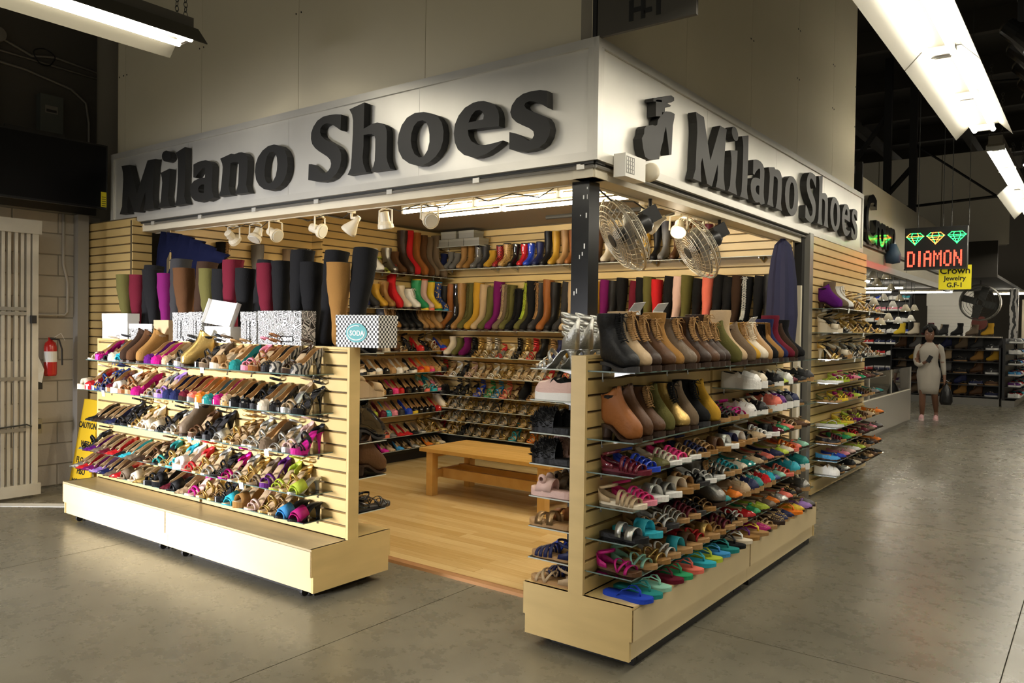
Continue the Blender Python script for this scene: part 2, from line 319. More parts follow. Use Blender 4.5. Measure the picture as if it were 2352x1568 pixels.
def shell_meshes(l, xt=.66, hh=.055, hs=.040, ht=.050, toeh=.022, peep=False):
    """upper with a foot opening; returns (upper, lining)"""
    xs = l.xs(18); L = l.L; XT = xt*L; up, li = MB(), MB(); sts = []
    for x in xs:
        w_ = l.w(x)*1.02; z0 = l.z(x)-.003
        op = x < XT
        h = itp([(0, hh), (.35, hs), (xt, ht), (.85, (ht+toeh)*.55), (.95, toeh), (1, toeh*.55)], x/L)
        pts = []
        for j in range(11):
            if op:
                t = [(-1, 0), (-1.03, .5), (-.95, 1), (-.88, .97), (-.80, None), (0, None), (.80, None), (.88, .97), (.95, 1), (1.03, .5), (1, 0)][j]
                pts.append((x, w_*t[0], z0+(.006 if t[1] is None else h*t[1])))
            else:
                a = PI*(1-j/10)
                pts.append((x, w_*math.cos(a)*(1.0), z0+h*max(0, math.sin(a))**.75))
        sts.append((op, pts))
    for i in range(len(xs)-1):
        (o1, A), (o2, B) = sts[i], sts[i+1]
        for j in range(10):
            inner = o1 and 2 <= j <= 7
            if peep and not o2 and i >= len(xs)-3 and 3 <= j <= 6: continue
            (li if inner else up).add([A[j], A[j+1], B[j+1], B[j]], [(0, 1, 2, 3)])
    A = sts[0][1]
    up.add(A, [(0, 1, 9, 10), (1, 2, 8, 9), (2, 3, 7, 8)])
    li.add(A, [(3, 4, 6, 7)])
    return up, li
def band_mesh(l, x0, x1, h, tilt=0, dw=.003, t=.0022):
    b = MB(); rings = []
    for j in range(10):
        a = PI*(1-j/9); c, s_ = math.cos(a), max(0, math.sin(a))**.8
        def P(x, o):
            xx = x+tilt*s_; return (xx, (l.w(x)+dw+o)*c, l.z(x)-.004+(h+o)*s_)
        rings.append([P(x0, t), P(x1, t), P(x1, 0), P(x0, 0)])
    b.loft(rings, 0, True, True, True); return b
def loop_mesh(l, zoff=.075, xc=.036, rx=.040, ry=.031, hgt=.011, t=.002, slope=.012):
    b = MB(); rings = []; n = 14; z0 = l.z(0)+zoff
    for k in range(n+1):
        a = 2*PI*k/n; c, s_ = math.cos(a), math.sin(a)
        x, y, z = xc+rx*c, ry*s_, z0+slope*c
        rings.append([(x, y, z), (x, y, z+hgt), (x+t*c, y+t*s_, z+hgt), (x+t*c, y+t*s_, z)])
    b.loft(rings, 0, True); return b
def counter_mesh(l, h=.05, t=.0025):
    b = MB(); rings = []
    xs = [.07, .045, .02, .005, 0]
    path = [(x, -l.w(x)) for x in xs]+[(x, l.w(x)) for x in reversed(xs)]
    for i, (x, y) in enumerate(path):
        k = min(i, len(path)-1-i)/4; hh = h*(.35+.65*min(1, k))
        z0 = l.z(x)-.002; s_ = 1+t/.03
        rings.append([(x, y, z0), (x-.004, y*.97, z0+hh), (x-.004-t, y*.97*s_, z0+hh), (x-t, y*s_, z0)])
    b.loft(rings, 0, True, True, True); return b
def strip_mesh(pts, wd=.010, t=.003):
    """flat strap swept through points, lying roughly level"""
    b = MB(); pts = [Vector(p) for p in pts]; rings = []
    for i, p in enumerate(pts):
        tg = (pts[min(i+1, len(pts)-1)]-pts[max(0, i-1)]).normalized()
        sd = tg.cross(Vector((0, 0, 1)));
        if sd.length < .05: sd = Vector((0, 1, 0))
        sd.normalize(); nn = sd.cross(tg)
        rings.append([p-sd*wd/2-nn*t/2, p+sd*wd/2-nn*t/2, p+sd*wd/2+nn*t/2, p-sd*wd/2+nn*t/2])
    b.loft(rings, 0, True, True, True); return b
def boot_meshes(l, top, rtop=.058, ruff=0, lean=0, seed=1, cuff=0, wide=1.0, open_toe=False):
    """boot upper as rings swept from the toe to the shaft top; returns upper, lining, (front line)"""
    rnd = random.Random(seed)
    R = [((.232, .010), (.232, .030), .012), ((.222, .004), (.226, .045), .026), ((.200, .002), (.206, .060), .037), ((.165, .002), (.175, .076), .042), ((.120, .002), (.146, .098), .038),
         ((.070, .002), (.128, .118), .034), ((.022, .003), (.118, .136), .033), ((.000, .022), (.112, .152), .033), ((-.003, .060), (.106, .168), .034), ((.000, .105), (.104, .185), .036)]
    sc = l.L/.235
    seq = []
    for (bx, bz), (tx, tz), w_ in R:
        seq.append(((bx*sc, bz+l.z(max(0, bx*sc))), (tx*sc, tz+l.z(max(.0, tx*sc*.45))), w_*sc*wide))
    zs0 = .105+l.H+l.p; zf0 = seq[-1][1][1]
    nsh = max(2, int((top-zs0)/.035))
    for i in range(1, nsh+1):
        t = i/nsh; zb = zs0+(top-zs0)*t; zf = zf0+(top-zf0)*t
        r0 = .051*(.5+.5*wide); r = r0+(rtop-r0)*ss(0, 1, t)
        cx = .052*sc-lean*t+ (rnd.uniform(-1, 1)*.006*ruff)
        rr = r*(1+rnd.uniform(-1, 1)*.07*ruff)
        seq.append(((cx-rr, zb+rnd.uniform(-1, 1)*.006*ruff), (cx+rr, zf+rnd.uniform(-1, 1)*.006*ruff), (.036*wide+(rtop*.86-.036)*ss(0, .7, t))*(1+rnd.uniform(-1, 1)*.05*ruff)))
    n = 14; rings = []
    for k, ((bx, bz), (tx, tz), w_) in enumerate(seq):
        ring = []
        for j in range(n):
            a = 2*PI*j/n; c, s_ = math.cos(a), math.sin(a)
            flat = 1 if k > 6 else .8
            u = .5+.5*(abs(c)**flat if c > 0 else -abs(c)**.55)
            ring.append((bx+(tx-bx)*u, w_*s_, bz+(tz-bz)*u))
        rings.append(ring)
    up = MB(); up.loft(rings, 0, True, not open_toe, False)
    (bx, bz), (tx, tz), w_ = seq[-1]
    def shrink(k, dz): return [((bx+tx)/2+(p[0]-(bx+tx)/2)*k, p[1]*k, p[2]+dz) for p in rings[-1]]
    li = MB(); li.loft([rings[-1], shrink(.92, .001), shrink(.68, -.028), shrink(.45, -.06)], 0, True, False, True)
    return up, li, seq
def lace_mesh(seq, i0, i1, wd=.024, bow=True):
    b = MB(); pts = [seq[i][1] for i in range(i0, i1)]; pp = []
    for (x0, z0), (x1, z1) in zip(pts, pts[1:]):
        for t in (0, .5): pp.append((x0+(x1-x0)*t, z0+(z1-z0)*t))
    for (x0, z0), (x1, z1) in zip(pp, pp[1:]):
        o = .0085
        b.tube([(x0+o*.6, -wd, z0+o*.3), (x0+o+.003, 0, z0+o*.6+(z1-z0)*.5), (x1+o*.6, wd, z1+o*.3)], .0030, 4)
        b.tube([(x0+o*.6, wd, z0+o*.3), (x0+o+.004, 0, z0+o*.6+(z1-z0)*.5), (x1+o*.6, -wd, z1+o*.3)], .0030, 4)
    if bow:
        x, z = pp[-1]
        for s_ in (-1, 1):
            b.tube([(x+.008, 0, z), (x+.022, s_*.02, z+.008), (x+.026, s_*.035, z-.012), (x+.016, s_*.012, z-.008), (x+.01, 0, z)], .0026, 4)
            b.tube([(x+.008, 0, z), (x+.026, s_*.012, z-.035), (x+.03, s_*.02, z-.075)], .0026, 4)
    return b
def stud_mesh(l, n=26, x0=.66, x1=.97):
    b = MB(); rnd = random.Random(3)
    for i in range(n):
        x = l.L*(x0+(x1-x0)*((i//5)/(n//5))); a = PI*(.18+.64*(i % 5)/4)
        h = itp([(0, .055), (.66, .05), (.85, .04), (.95, .022), (1, .012)], x/l.L)
        y, z = l.w(x)*1.04*math.cos(a), l.z(x)-.003+h*math.sin(a)**.75+.001
        b.add([(x-.003, y, z), (x+.003, y, z), (x, y-.003, z), (x, y+.003, z), (x, y, z+.005)], [(0, 2, 4), (2, 1, 4), (1, 3, 4), (3, 0, 4)])
    return b
def fur_mesh(l):
    b = MB(); rnd = random.Random(5)
    for i in range(420):
        a = rnd.uniform(.05, PI-.05); x = rnd.uniform(.40, 1.0)*l.L
        h = .075*math.sin(min(1, (1.04-x/l.L)/.35)*PI/2)+.012; y, z = (l.w(x)+.006)*math.cos(a), l.z(x)+h*math.sin(a)
        d = Vector((rnd.uniform(-.3, .5), math.cos(a)+rnd.uniform(-.4, .4), math.sin(a)+rnd.uniform(-.3, .4))).normalized()*rnd.uniform(.014, .026)
        s_ = Vector((rnd.uniform(-1, 1), rnd.uniform(-1, 1), rnd.uniform(-1, 1))).normalized()*.004
        p = Vector((x, y, z)); s2 = d.cross(s_).normalized()*.004
        b.add([p-s_, p+s_, p+s2, p+d], [(0, 1, 3), (1, 2, 3), (2, 0, 3)])
    rings = []
    for x in [l.L*(.4+.6*i/7) for i in range(8)]:
        h = .075*math.sin(min(1, (1.04-x/l.L)/.35)*PI/2)+.01
        rings.append([(x, (l.w(x)+.004)*math.cos(PI*(1-j/8)), l.z(x)+h*math.sin(PI*j/8)) for j in range(9)])
    b.loft(rings, 0, False); return b
def fringe_mesh(seq, i0):
    b = MB(); rnd = random.Random(9)
    for k in range(34):
        a = 2*PI*k/34; (bx, bz), (tx, tz), w_ = seq[i0]
        u = .5+.5*math.cos(a); x, y = bx+(tx-bx)*u+.004*math.cos(a), (w_+.004)*math.sin(a); z = bz+(tz-bz)*u
        ln = rnd.uniform(.07, .10)
        b.add([(x-.004, y, z), (x+.004, y, z), (x+.004+.006*math.cos(a), y*1.1, z-ln), (x-.004+.006*math.cos(a), y*1.1, z-ln), (x, y*1.03, z)], [(0, 1, 2, 3), (1, 4, 2), (4, 0, 3)])
    return b

NAMES = dict(pu=('platform_pump', 'platform pump'), pt=('pointed_pump', 'pointed-toe pump'), mu=('heeled_mule', 'heeled mule'), st=('strappy_heel', 'strappy high-heeled sandal'),
    sc=('caged_heel', 'caged high-heeled sandal'), we=('wedge_sandal', 'wedge sandal'), bo=('ankle_boot', 'heeled ankle boot'), la=('lace_up_boot', 'lace-up boot'), ta=('tall_boot', 'tall boot'),
    tl=('tall_lace_boot', 'tall lace-up boot'), sb=('calf_boot', 'calf-high boot'), rb=('rain_boot', 'glossy rain boot'), fl=('flat_shoe', 'flat shoe'), ox=('oxford_shoe', 'lace-up flat shoe'),
    sn=('slip_on_sneaker', 'slip-on sneaker'), sl=('slide_sandal', 'slide sandal'), ff=('flip_flop', 'flip-flop'), gl=('flat_sandal', 'flat strappy sandal'), fu=('fur_slipper', 'fluffy fur slide'),
    ts=('lace_up_heel', 'tall lace-up heel'), fb=('fringe_boot', 'fringed calf boot'), ds=('studded_flat', 'studded flat shoe'), dp=('studded_pump', 'studded platform pump'), sp=('sport_shoe', 'sport sneaker'), hb=('heeled_tall_boot', 'tall heeled boot'), bd=('bow_slide', 'satin bow slide sandal'))
LIB = {}
def shoe_lib(kind, var=0):
    key = (kind, var)
    if key in LIB: return LIB[key]
    P = []   # (part name, MB, role, smooth)
    def strap(*mbs):
        for m in mbs: P.append(('strap', m, 'upper', True))
    if kind in ('pu', 'dp'):
        l = Last(.225+.004*var, 'round', .085, .026-.004*(var % 2), .006)
        u, li = shell_meshes(l, .66, .052, .036, .052, .024); P += [('upper', u, 'upper', True), ('lining', li, 'lining', True), ('sole', sole_mesh(l), 'sole', False), ('heel', heel_mesh(l, 'stiletto' if var != 1 else 'mid'), 'heel', True)]
        if kind == 'dp': P.append(('studs', stud_mesh(l), 'metal', False))
    elif kind == 'pt':
        l = Last(.25, 'point', .06+.012*var, 0, .005)
        u, li = shell_meshes(l, .62, .050, .033, .040, .014); P += [('upper', u, 'upper', True), ('lining', li, 'lining', True), ('sole', sole_mesh(l), 'sole', False), ('heel', heel_mesh(l, 'stiletto' if var else 'mid'), 'heel', True)]
    elif kind == 'mu':
        l = Last(.24, 'point' if var else 'round', .07, .004, .006)
        P += [('sole', sole_mesh(l), 'sole', False), ('insole', insole_mesh(l), 'lining', True), ('heel', heel_mesh(l, 'mid'), 'heel', True), ('vamp', band_mesh(l, .115, .185, .052, .02), 'upper', True)]
        strap(band_mesh(l, .19, .205, .035))
    elif kind == 'st':
        l = Last(.228, 'round', .088+.006*var, .004+.020*(var == 1), .006)
        P += [('sole', sole_mesh(l), 'sole', False), ('insole', insole_mesh(l), 'lining', True), ('heel', heel_mesh(l, 'stiletto' if var < 2 else 'mid'), 'heel', True)]
        strap(band_mesh(l, .168, .196 if var else .184, .036), band_mesh(l, .135, .150, .05, .02), loop_mesh(l))
        P.append(('heel_counter', counter_mesh(l, .06), 'upper', True))
    elif kind == 'sc':
        l = Last(.228, 'round', .09, .006+.02*(var == 1), .006)
        P += [('sole', sole_mesh(l), 'sole', False), ('insole', insole_mesh(l), 'lining', True), ('heel', heel_mesh(l, 'stiletto'), 'heel', True)]
        strap(band_mesh(l, .182, .194, .03), band_mesh(l, .160, .172, .04, .015), band_mesh(l, .132, .144, .052, -.02), band_mesh(l, .105, .116, .06, .03), loop_mesh(l, .06), loop_mesh(l, .092, .04, .036, .028))
        P.append(('heel_counter', counter_mesh(l, .045), 'upper', True))
    elif kind == 'ts':
        l = Last(.235, 'round', .09, .006, .006)
        P += [('sole', sole_mesh(l), 'sole', False), ('insole', insole_mesh(l), 'lining', True), ('heel', heel_mesh(l, 'stiletto' if var else 'mid'), 'heel', True)]
        P.append(('heel_counter', counter_mesh(l, .15, .003), 'upper', True))
        strap(band_mesh(l, .175, .195, .032), band_mesh(l, .145, .160, .046, .02), band_mesh(l, .115, .128, .058, .03))
        strap(*[loop_mesh(l, .055+.030*i, .042, .040+.0015*i, .031+.001*i, .019, .0015) for i in range(4)])
    elif kind == 'we':
        l = Last(.23, 'round', .07, .03, .006)
        P += [('wedge_sole', sole_mesh(l, True), 'sole', False), ('insole', insole_mesh(l), 'lining', True), ('vamp', band_mesh(l, .13, .195, .05), 'upper', True), ('heel_counter', counter_mesh(l, .055), 'upper', True)]
        strap(loop_mesh(l, .07))
    elif kind in ('bo', 'la', 'sb', 'fb', 'ta', 'tl', 'hb', 'rb'):
        H, p, top, rt, ruff, wide = dict(bo=(.055, .004, .20+.02*var, .052, .15, .92), la=(.022, .014, .235+.03*var, .064, .25, 1.10), sb=(.02, .012, .27+.03*var, .060, .6, 1.02), fb=(.03, .012, .24, .06, .2, 1),
            ta=(.028, .008, (.50, .56, .55, .62)[var], (.066, .066, .076, .074)[var], .5, (1, 1, 1.05, 1.05)[var]), tl=(.028, .010, .50+.05*var, .064, .5, 1.0), hb=(.085, .004, .50+.03*var, .062, .35, .92), rb=(.02, .012, .36, .062, .0, 1.06))[kind]
        l = Last(.235, 'point' if kind == 'hb' else 'flat', H, p, .008)
        u, li, seq = boot_meshes(l, top, rt, ruff, (0, -.02, .03, -.03)[var] if kind == 'ta' else 0, 11+var*7+len(kind)+ord(kind[0]), wide=wide)
        l2 = Last(.237, 'point' if kind == 'hb' else 'flat' if wide > .95 else 'round', H, p, .01)
        P += [('upper', u, 'upper', True), ('lining', li, 'lining', True), ('sole', sole_mesh(l2, False, 1.0, .004), 'sole', False), ('heel', heel_mesh(l2, 'stiletto' if kind == 'hb' else 'block'), 'heel', True)]
        if kind == 'la': P.append(('laces', lace_mesh(seq, 4, len(seq)), 'lace', True))
        if kind == 'tl': P.append(('laces', lace_mesh(seq, 4, len(seq), .02), 'lace', True))
        if kind == 'fb': P.append(('fringe', fringe_mesh(seq, len(seq)-1), 'upper', False))
        if kind == 'sb' and var: P.append(('ankle_strap', loop_mesh(l, .085, .05, .060, .040, .014), 'sole', True))
        if kind == 'rb': P.append(('pull_trim', loop_mesh(Last(.235, 'flat', 0, 0), .345, .052, .062, .054, .014, .003, 0), 'sole', True))
    elif kind in ('fl', 'ds'):
        l = Last(.235, 'point' if var else 'round', .006, .006, .005)
        u, li = shell_meshes(l, .64, .050, .036, .044, .020); P += [('upper', u, 'upper', True), ('lining', li, 'lining', True), ('sole', sole_mesh(l, True), 'sole', False)]
        P.append(('toe_bow', MB().lathe([(.001, -.014), (.007, -.012), (.003, 0), (.007, .012), (.001, .014)], 8, 0, 'y', (.162, 0, l.z(.162)+.05)), 'upper', True)) if kind == 'fl' and not var else None
        if kind == 'ds': P.append(('studs', stud_mesh(l, 30), 'metal', False))
    elif kind in ('ox', 'sn', 'sp'):
        l = Last(.245, 'flat', .004, .016 if kind == 'ox' else .030, .01)
        u, li = shell_meshes(l, .50 if kind == 'ox' else .55, .062, .052, .078, .034); P += [('upper', u, 'upper', True), ('lining', li, 'lining', True), ('sole', sole_mesh(l, True, 1.06, .004), 'sole', False)]
        if kind in ('ox', 'sp'):
            fr = [((0, 0), (l.L*(.52+.07*i), l.z(.1)+.078-.011*i), 0) for i in range(4)]
            P.append(('laces', lace_mesh(fr, 0, 4, .016), 'lace', True))
        if kind == 'sp': P.append(('side_stripe', band_mesh(l, .13, .15, .07, -.02, .004), 'lace', True))
    elif kind in ('sl', 'bd'):
        l = Last(.25, 'flat', .004, .014+.012*(kind == 'bd'), .01)
        P += [('sole', sole_mesh(l, True, 1.02), 'sole', False), ('insole', insole_mesh(l), 'lining', True)]
        if kind == 'bd':
            P.append(('band', band_mesh(l, .115, .200, .062, -.01), 'upper', True))
            bw = MB()
            for s_ in (-1, 1): bw.lathe([(.002, 0), (.020, .022*s_), (.026, .036*s_), (.012, .046*s_)], 8, 0, 'y', (.165, 0, .085))
            P.append(('bow', bw, 'upper', True))
        elif var: strap(band_mesh(l, .150, .192, .05), band_mesh(l, .095, .128, .062))
        else: P.append(('band', band_mesh(l, .125, .190, .058, -.006), 'upper', True))
    elif kind == 'ff':
        l = Last(.25, 'flat', 0, .018, .01)
        P += [('sole', sole_mesh(l, True, 1.0), 'sole', False), ('insole', insole_mesh(l, .98), 'upper2', True)]
        z = .022
        strap(strip_mesh([(.185, 0, z-.006), (.183, .004, z+.022), (.150, .022, z+.036), (.115, .036, z+.026), (.085, .040, z-.006)], .012),
              strip_mesh([(.185, 0, z-.006), (.183, -.004, z+.022), (.150, -.022, z+.036), (.115, -.036, z+.026), (.085, -.040, z-.006)], .012))
    elif kind == 'gl':
        l = Last(.24, 'flat', .004, .010, .01)
        P += [('sole', sole_mesh(l, True, 1.0), 'sole', False), ('insole', insole_mesh(l), 'lining', True)]
        if var: strap(*[band_mesh(l, .10+.026*i, .118+.026*i, .062-.009*i) for i in range(4)])
        else: strap(band_mesh(l, .176, .192, .034), band_mesh(l, .128, .142, .05, .03), band_mesh(l, .130, .143, .05, -.03))
        P.append(('heel_counter', counter_mesh(l, .055), 'upper', True)); strap(loop_mesh(l, .06, .04, .045, .036, .012))
    elif kind == 'fu':
        l = Last(.25, 'flat', .004, .022, .01)
        P += [('sole', sole_mesh(l, True, 1.02), 'sole', False), ('insole', insole_mesh(l), 'lining', True), ('fur_band', fur_mesh(l), 'upper', False)]
    out = []
    for nm, b, role, sm in [q for q in P if q]:
        me = b.mesh(nm, [None], sm); out.append((nm, me, role))
    # joined version of equal strap parts for shoes far from the camera
    LIB[key] = out; return out

COLS = dict(black=(.010, .010, .011), charcoal=(.035, .034, .036), grey=(.17, .165, .16), taupe=(.16, .115, .075), brown=(.095, .043, .018), dkbrown=(.038, .020, .012), cognac=(.26, .090, .022), camel=(.30, .155, .045),
    tan=(.38, .22, .09), beige=(.47, .34, .20), cream=(.70, .61, .47), white=(.80, .79, .76), blush=(.66, .45, .40), pink=(.72, .24, .32), hotpink=(.85, .05, .25), fuchsia=(.50, .012, .22), magenta=(.42, .01, .16),
    red=(.52, .018, .022), burgundy=(.12, .010, .022), coral=(.72, .17, .12), orange=(.80, .21, .02), mustard=(.48, .27, .03), yellow=(.78, .56, .05), lime=(.42, .52, .05), olive=(.11, .10, .030), green=(.03, .30, .12),
    mint=(.28, .56, .43), teal=(.02, .23, .22), turquoise=(.03, .38, .48), blue=(.02, .06, .48), skyblue=(.05, .27, .56), navy=(.015, .02, .075), purple=(.10, .012, .16), plum=(.15, .01, .10), lilac=(.30, .17, .48),
    silver=(.55, .55, .52), gold=(.68, .47, .16), bronze=(.36, .23, .11), pewter=(.30, .29, .27))
CNAME = dict(dkbrown='dark brown', skyblue='sky blue', hotpink='hot pink', plum='plum purple')
PATS = {'leopard': ('spots', (.02, .012, .006), (.50, .30, .10), 55), 'zebra': ('stripes', (.02, .02, .02), (.42, .38, .32), 12), 'plaid': ('check', (.03, .01, .01), (.55, .03, .03), 55), 'multi': ('spots', (.75, .45, .05), (.02, .05, .2), 38)}
FIN = {'s': ('suede', .92, 0, 0), 'l': ('leather', .46, 0, 0), 'p': ('patent', .10, 0, .6), 'm': ('metallic', .36, .85, 0), 'f': ('fabric', .85, 0, 0)}
def shoe_mat(c, f='l'):
    if c in PATS: k, a, b_, s_ = PATS[c]; return pattern_mat('shoe_'+c, k, a, b_, s_, .4)
    if c in ('silver', 'gold', 'bronze', 'pewter') and f == 'l': f = 'm'
    n, r, me, ct = FIN[f]
    return mat('shoe_%s_%s' % (c, n), COLS[c], r, me, spec=.15 if f in 'sf' else .3 if f == 'l' else None, bump=.25 if f in 'slm' else 0, bscale=120 if f != 'l' else 60, coat=ct)
def scheme(kind, c, f, c2):
    up = shoe_mat(c, f); lin = shoe_mat('beige'); sole = shoe_mat('black'); heel = up; lace = shoe_mat('tan', 'f')
    if kind in ('pu', 'dp'): sole = shoe_mat(c2 or c, f); heel = shoe_mat(c2 or c, f); lin = shoe_mat('tan')
    elif kind == 'pt': lin = shoe_mat('beige'); sole = shoe_mat('dkbrown')
    elif kind in ('st', 'sc', 'ts', 'mu'): sole = shoe_mat(c2 or c, f); heel = shoe_mat(c2 or c, f); lin = shoe_mat(c2 or ('beige' if c not in ('black', 'navy') else 'charcoal'))
    elif kind == 'we': sole = shoe_mat(c2 or 'tan', 'f'); lin = shoe_mat('beige')
    elif kind in ('bo', 'la', 'sb', 'fb', 'ta', 'tl', 'hb'):
        sole = shoe_mat('charcoal' if c in ('black', 'charcoal', 'navy') else 'dkbrown'); heel = sole if kind != 'hb' else up; lin = shoe_mat('charcoal', 'f' if c in ('black', 'navy') else 's')
        if c in ('beige', 'tan', 'cream', 'white', 'camel', 'mustard'): lin = shoe_mat('beige', 'f')
        lace = shoe_mat(c2 or ('black' if c == 'black' else 'tan' if c != 'olive' else 'olive'), 'f')
    elif kind == 'rb': sole = shoe_mat(c2 or 'charcoal'); heel = sole; lin = shoe_mat('charcoal')
    elif kind in ('fl', 'ds'): sole = shoe_mat('tan' if c in ('black', 'navy') else 'dkbrown'); lin = shoe_mat('beige')
    elif kind in ('ox',): sole = shoe_mat(c2 or 'tan'); lin = shoe_mat('beige'); lace = shoe_mat('cream', 'f')
    elif kind in ('sn', 'sp'): sole = shoe_mat(c2 or 'white'); lin = shoe_mat('charcoal', 'f'); lace = shoe_mat('white', 'f')
    elif kind in ('sl', 'gl', 'bd'): sole = shoe_mat(c2 or 'tan'); lin = shoe_mat(c2 or 'tan')
    elif kind == 'ff': sole = shoe_mat(c2 or c, 'f'); lin = sole
    elif kind == 'fu': sole = shoe_mat(c2 or 'black'); lin = up
    return dict(upper=up, lining=lin, sole=sole, heel=heel, lace=lace, metal=shoe_mat('gold'), upper2=shoe_mat(c, 'f') if kind != 'ff' else shoe_mat(c2 or c, 'f'))
LABELS = {}
def place_shoe(tok, loc, rz, where, group, scale=1.0, tilt=0, roll=0):
    q = tok.split(); kind = q[0]; var = 0
    if kind[-1].isdigit(): var = int(kind[-1]); kind = kind[:-1]
    c = q[1]; f = 'l'; c2 = None
    for e in q[2:]:
        if e in FIN: f = e
        else: c2 = e
    nm, kd = NAMES[kind]
    fin = '' if c in PATS or kind in ('fu', 'ff', 'rb', 'sn', 'sp') or (f == 'l' and c in ('silver', 'gold', 'bronze', 'pewter')) else {'s': 'suede', 'l': 'leather', 'p': 'patent', 'm': 'metallic', 'f': 'fabric'}[f]
    if c in ('silver', 'gold', 'bronze', 'pewter') and not fin: fin = ''
    lab = ' '.join(w_ for w_ in (CNAME.get(c, c), fin, kd) if w_)+', '+where
    root = empty(nm, loc, rz, lab, 'boot' if 'boot' in nm else 'sandal' if ('sandal' in kd or kind in ('ff', 'fu')) else 'shoe', group)
    root.scale = (scale,)*3
    root.rotation_euler = (roll, tilt, rz)
    S = scheme(kind, c, f, c2)
    main = sole = None
    for pn, me, role in shoe_lib(kind, var):
        par = main if main and pn in ('lining', 'laces', 'studs', 'toe_bow', 'side_stripe', 'pull_trim', 'fringe', 'ankle_strap') else sole if sole and pn == 'insole' else root
        o = place(pn, me, par)
        if pn == 'upper': main = o
        if pn in ('sole', 'wedge_sole'): sole = o
        o.material_slots[0].link = 'OBJECT'; o.material_slots[0].material = S[role]
    return root
class Frame:
    """a display face: origin (x,y), along direction a, outward normal n"""
    def __init__(s, ox, oy, a, n): s.o = Vector((ox, oy)); s.a = Vector(a); s.n = Vector(n); s.rz = math.atan2(n[1], n[0])
    def pt(s, u, d, z): p = s.o+s.a*u+s.n*d; return (p.x, p.y, z)
def shoe_row(fr, z, u0, u1, toks, shelf, end, group, d=.02, jit=.10, scale=1.0, lean=0, turn=0, rev=False, roll=None, tiltr=None):
    toks = [t.strip() for t in toks.split(',') if t.strip()]; n = len(toks)
    rnd = random.Random(int(z*1000)+n)
    for i, t in enumerate(toks):
        u = u0+(u1-u0)*(i/(n-1) if n > 1 else 0)
        k = (n-i) if rev else i+1
        place_shoe(t, fr.pt(u+rnd.uniform(-.008, .008), d+rnd.uniform(0, .012), z), fr.rz+turn+rnd.uniform(-jit, jit), '%s, %s from %s' % (shelf, ordn(k), end), group, scale*rnd.uniform(.96, 1.03), rnd.uniform(*tiltr) if tiltr else lean, rnd.uniform(*roll) if roll else 0)
SHELFM = {}
def glass_shelf(fr, u0, u1, z, depth, label, group, edge=None):
    r = empty('glass_shelf', fr.pt((u0+u1)/2, 0, z-.03), fr.rz, label, 'shelf', group)
    L = u1-u0; k = (round(L, 3), depth, edge.name if edge else '')
    if k not in SHELFM:
        b = MB().box(0, -L/2, .024, depth, L/2, .030)
        b.mi = [0, 0, 1, 1, 1, 1]; SHELFM[k] = b.mesh('pane', [M_GLASS, edge or M_GEDGE])
        if 'br' not in SHELFM:
            bb = MB().box(0, -.009, -.03, .004, .009, .024); bb.add([(0, -.004, -.02), (0, .004, -.02), (0, -.004, .0235), (0, .004, .0235), (.16, -.004, .0235), (.16, .004, .0235), (.16, -.004, .017), (.16, .004, .017)],
                [(0, 1, 7, 6), (2, 4, 5, 3), (0, 6, 4, 2), (1, 3, 5, 7), (6, 7, 5, 4)]); bb.box(0, -.010, .012, .045, .010, .0235)
            SHELFM['br'] = bb.mesh('bracket', [M_CHROME])
    place('pane', SHELFM[k], r)
    for s_ in (-.36, .36): place('bracket', SHELFM['br'], r, (0, L*s_, 0))
    return r
def shelf_run(fr, us, z, depth, phrase, group, edge=None):
    n = len(us)-1; pos = {1: [''], 2: ['left pane', 'right pane'], 3: ['left pane', 'middle pane', 'right pane'], 4: ['leftmost pane', 'second pane', 'third pane', 'rightmost pane']}[n]
    for i in range(n): glass_shelf(fr, us[i]+.004, us[i+1]-.004, z, depth, ('glass shelf, %s' % phrase)+(', '+pos[i] if n > 1 else ''), group, edge)
# ---------------------------------------------------------------- structure
floor = struct(box('floor', -9, -9, -.12, 9, 40, -.012, M_MORTAR))
def slabs():
    xs = [-9, -5.9, -3.3, -.78, 1.9, 4.6, 9]; ys = [-9, -6, -3.1, .185, 3.4, 6.8, 10.2, 13.6, 17, 22, 28, 40]
    for i in range(len(xs)-1):
        for j in range(len(ys)-1):
            g = .003
            b = MB().box(xs[i]+g, ys[j]+g, -.012, xs[i+1]-g, ys[j+1]-g, 0); b.obj('slab', M_CONC, floor, (0, 0, .12)).location = (0, -15.5, .12)
slabs()
# wooden shop floor in planks
wf = struct(box('floor', -4.5, .02, -.002, -.02, 3.62, .002, M_GROOVE), 'warm bamboo plank floor inside the shoe shop')
def planks():
    rnd = random.Random(4); w_ = .098; y = .03; r = 0
    PM = {}
    while y < 3.6:
        x = -4.5-rnd.uniform(0, .9); wy = min(w_, 3.61-y)
        while x < -.03:
            x2 = min(x+1.22, -.02); x1 = max(x, -4.5)
            if x2-x1 > .02:
                L = round(x2-x1, 2); k = (L, round(wy, 3))
                if k not in PM: PM[k] = MB().box(-L/2+.0007, -wy/2+.0006, 0, L/2-.0007, wy/2-.0006, .012).mesh('plank', [M_FLOORW])
                place('plank', PM[k], wf, ((x1+x2)/2-(-2.26), y+wy/2-1.82, .003))
            x = x2
            if x2 >= -.02: break
        y += w_; r += 1
planks()
tr = struct(MB().loft([[(x, -.032, 0), (x, -.022, .016), (x, .012, .020), (x, .03, .018), (x, .03, 0)] for x in (-4.6, .0)], 0, True, True, True).obj('trim_1', mat('copper_wood_trim', (.42, .22, .10), .25, coat=.3)))
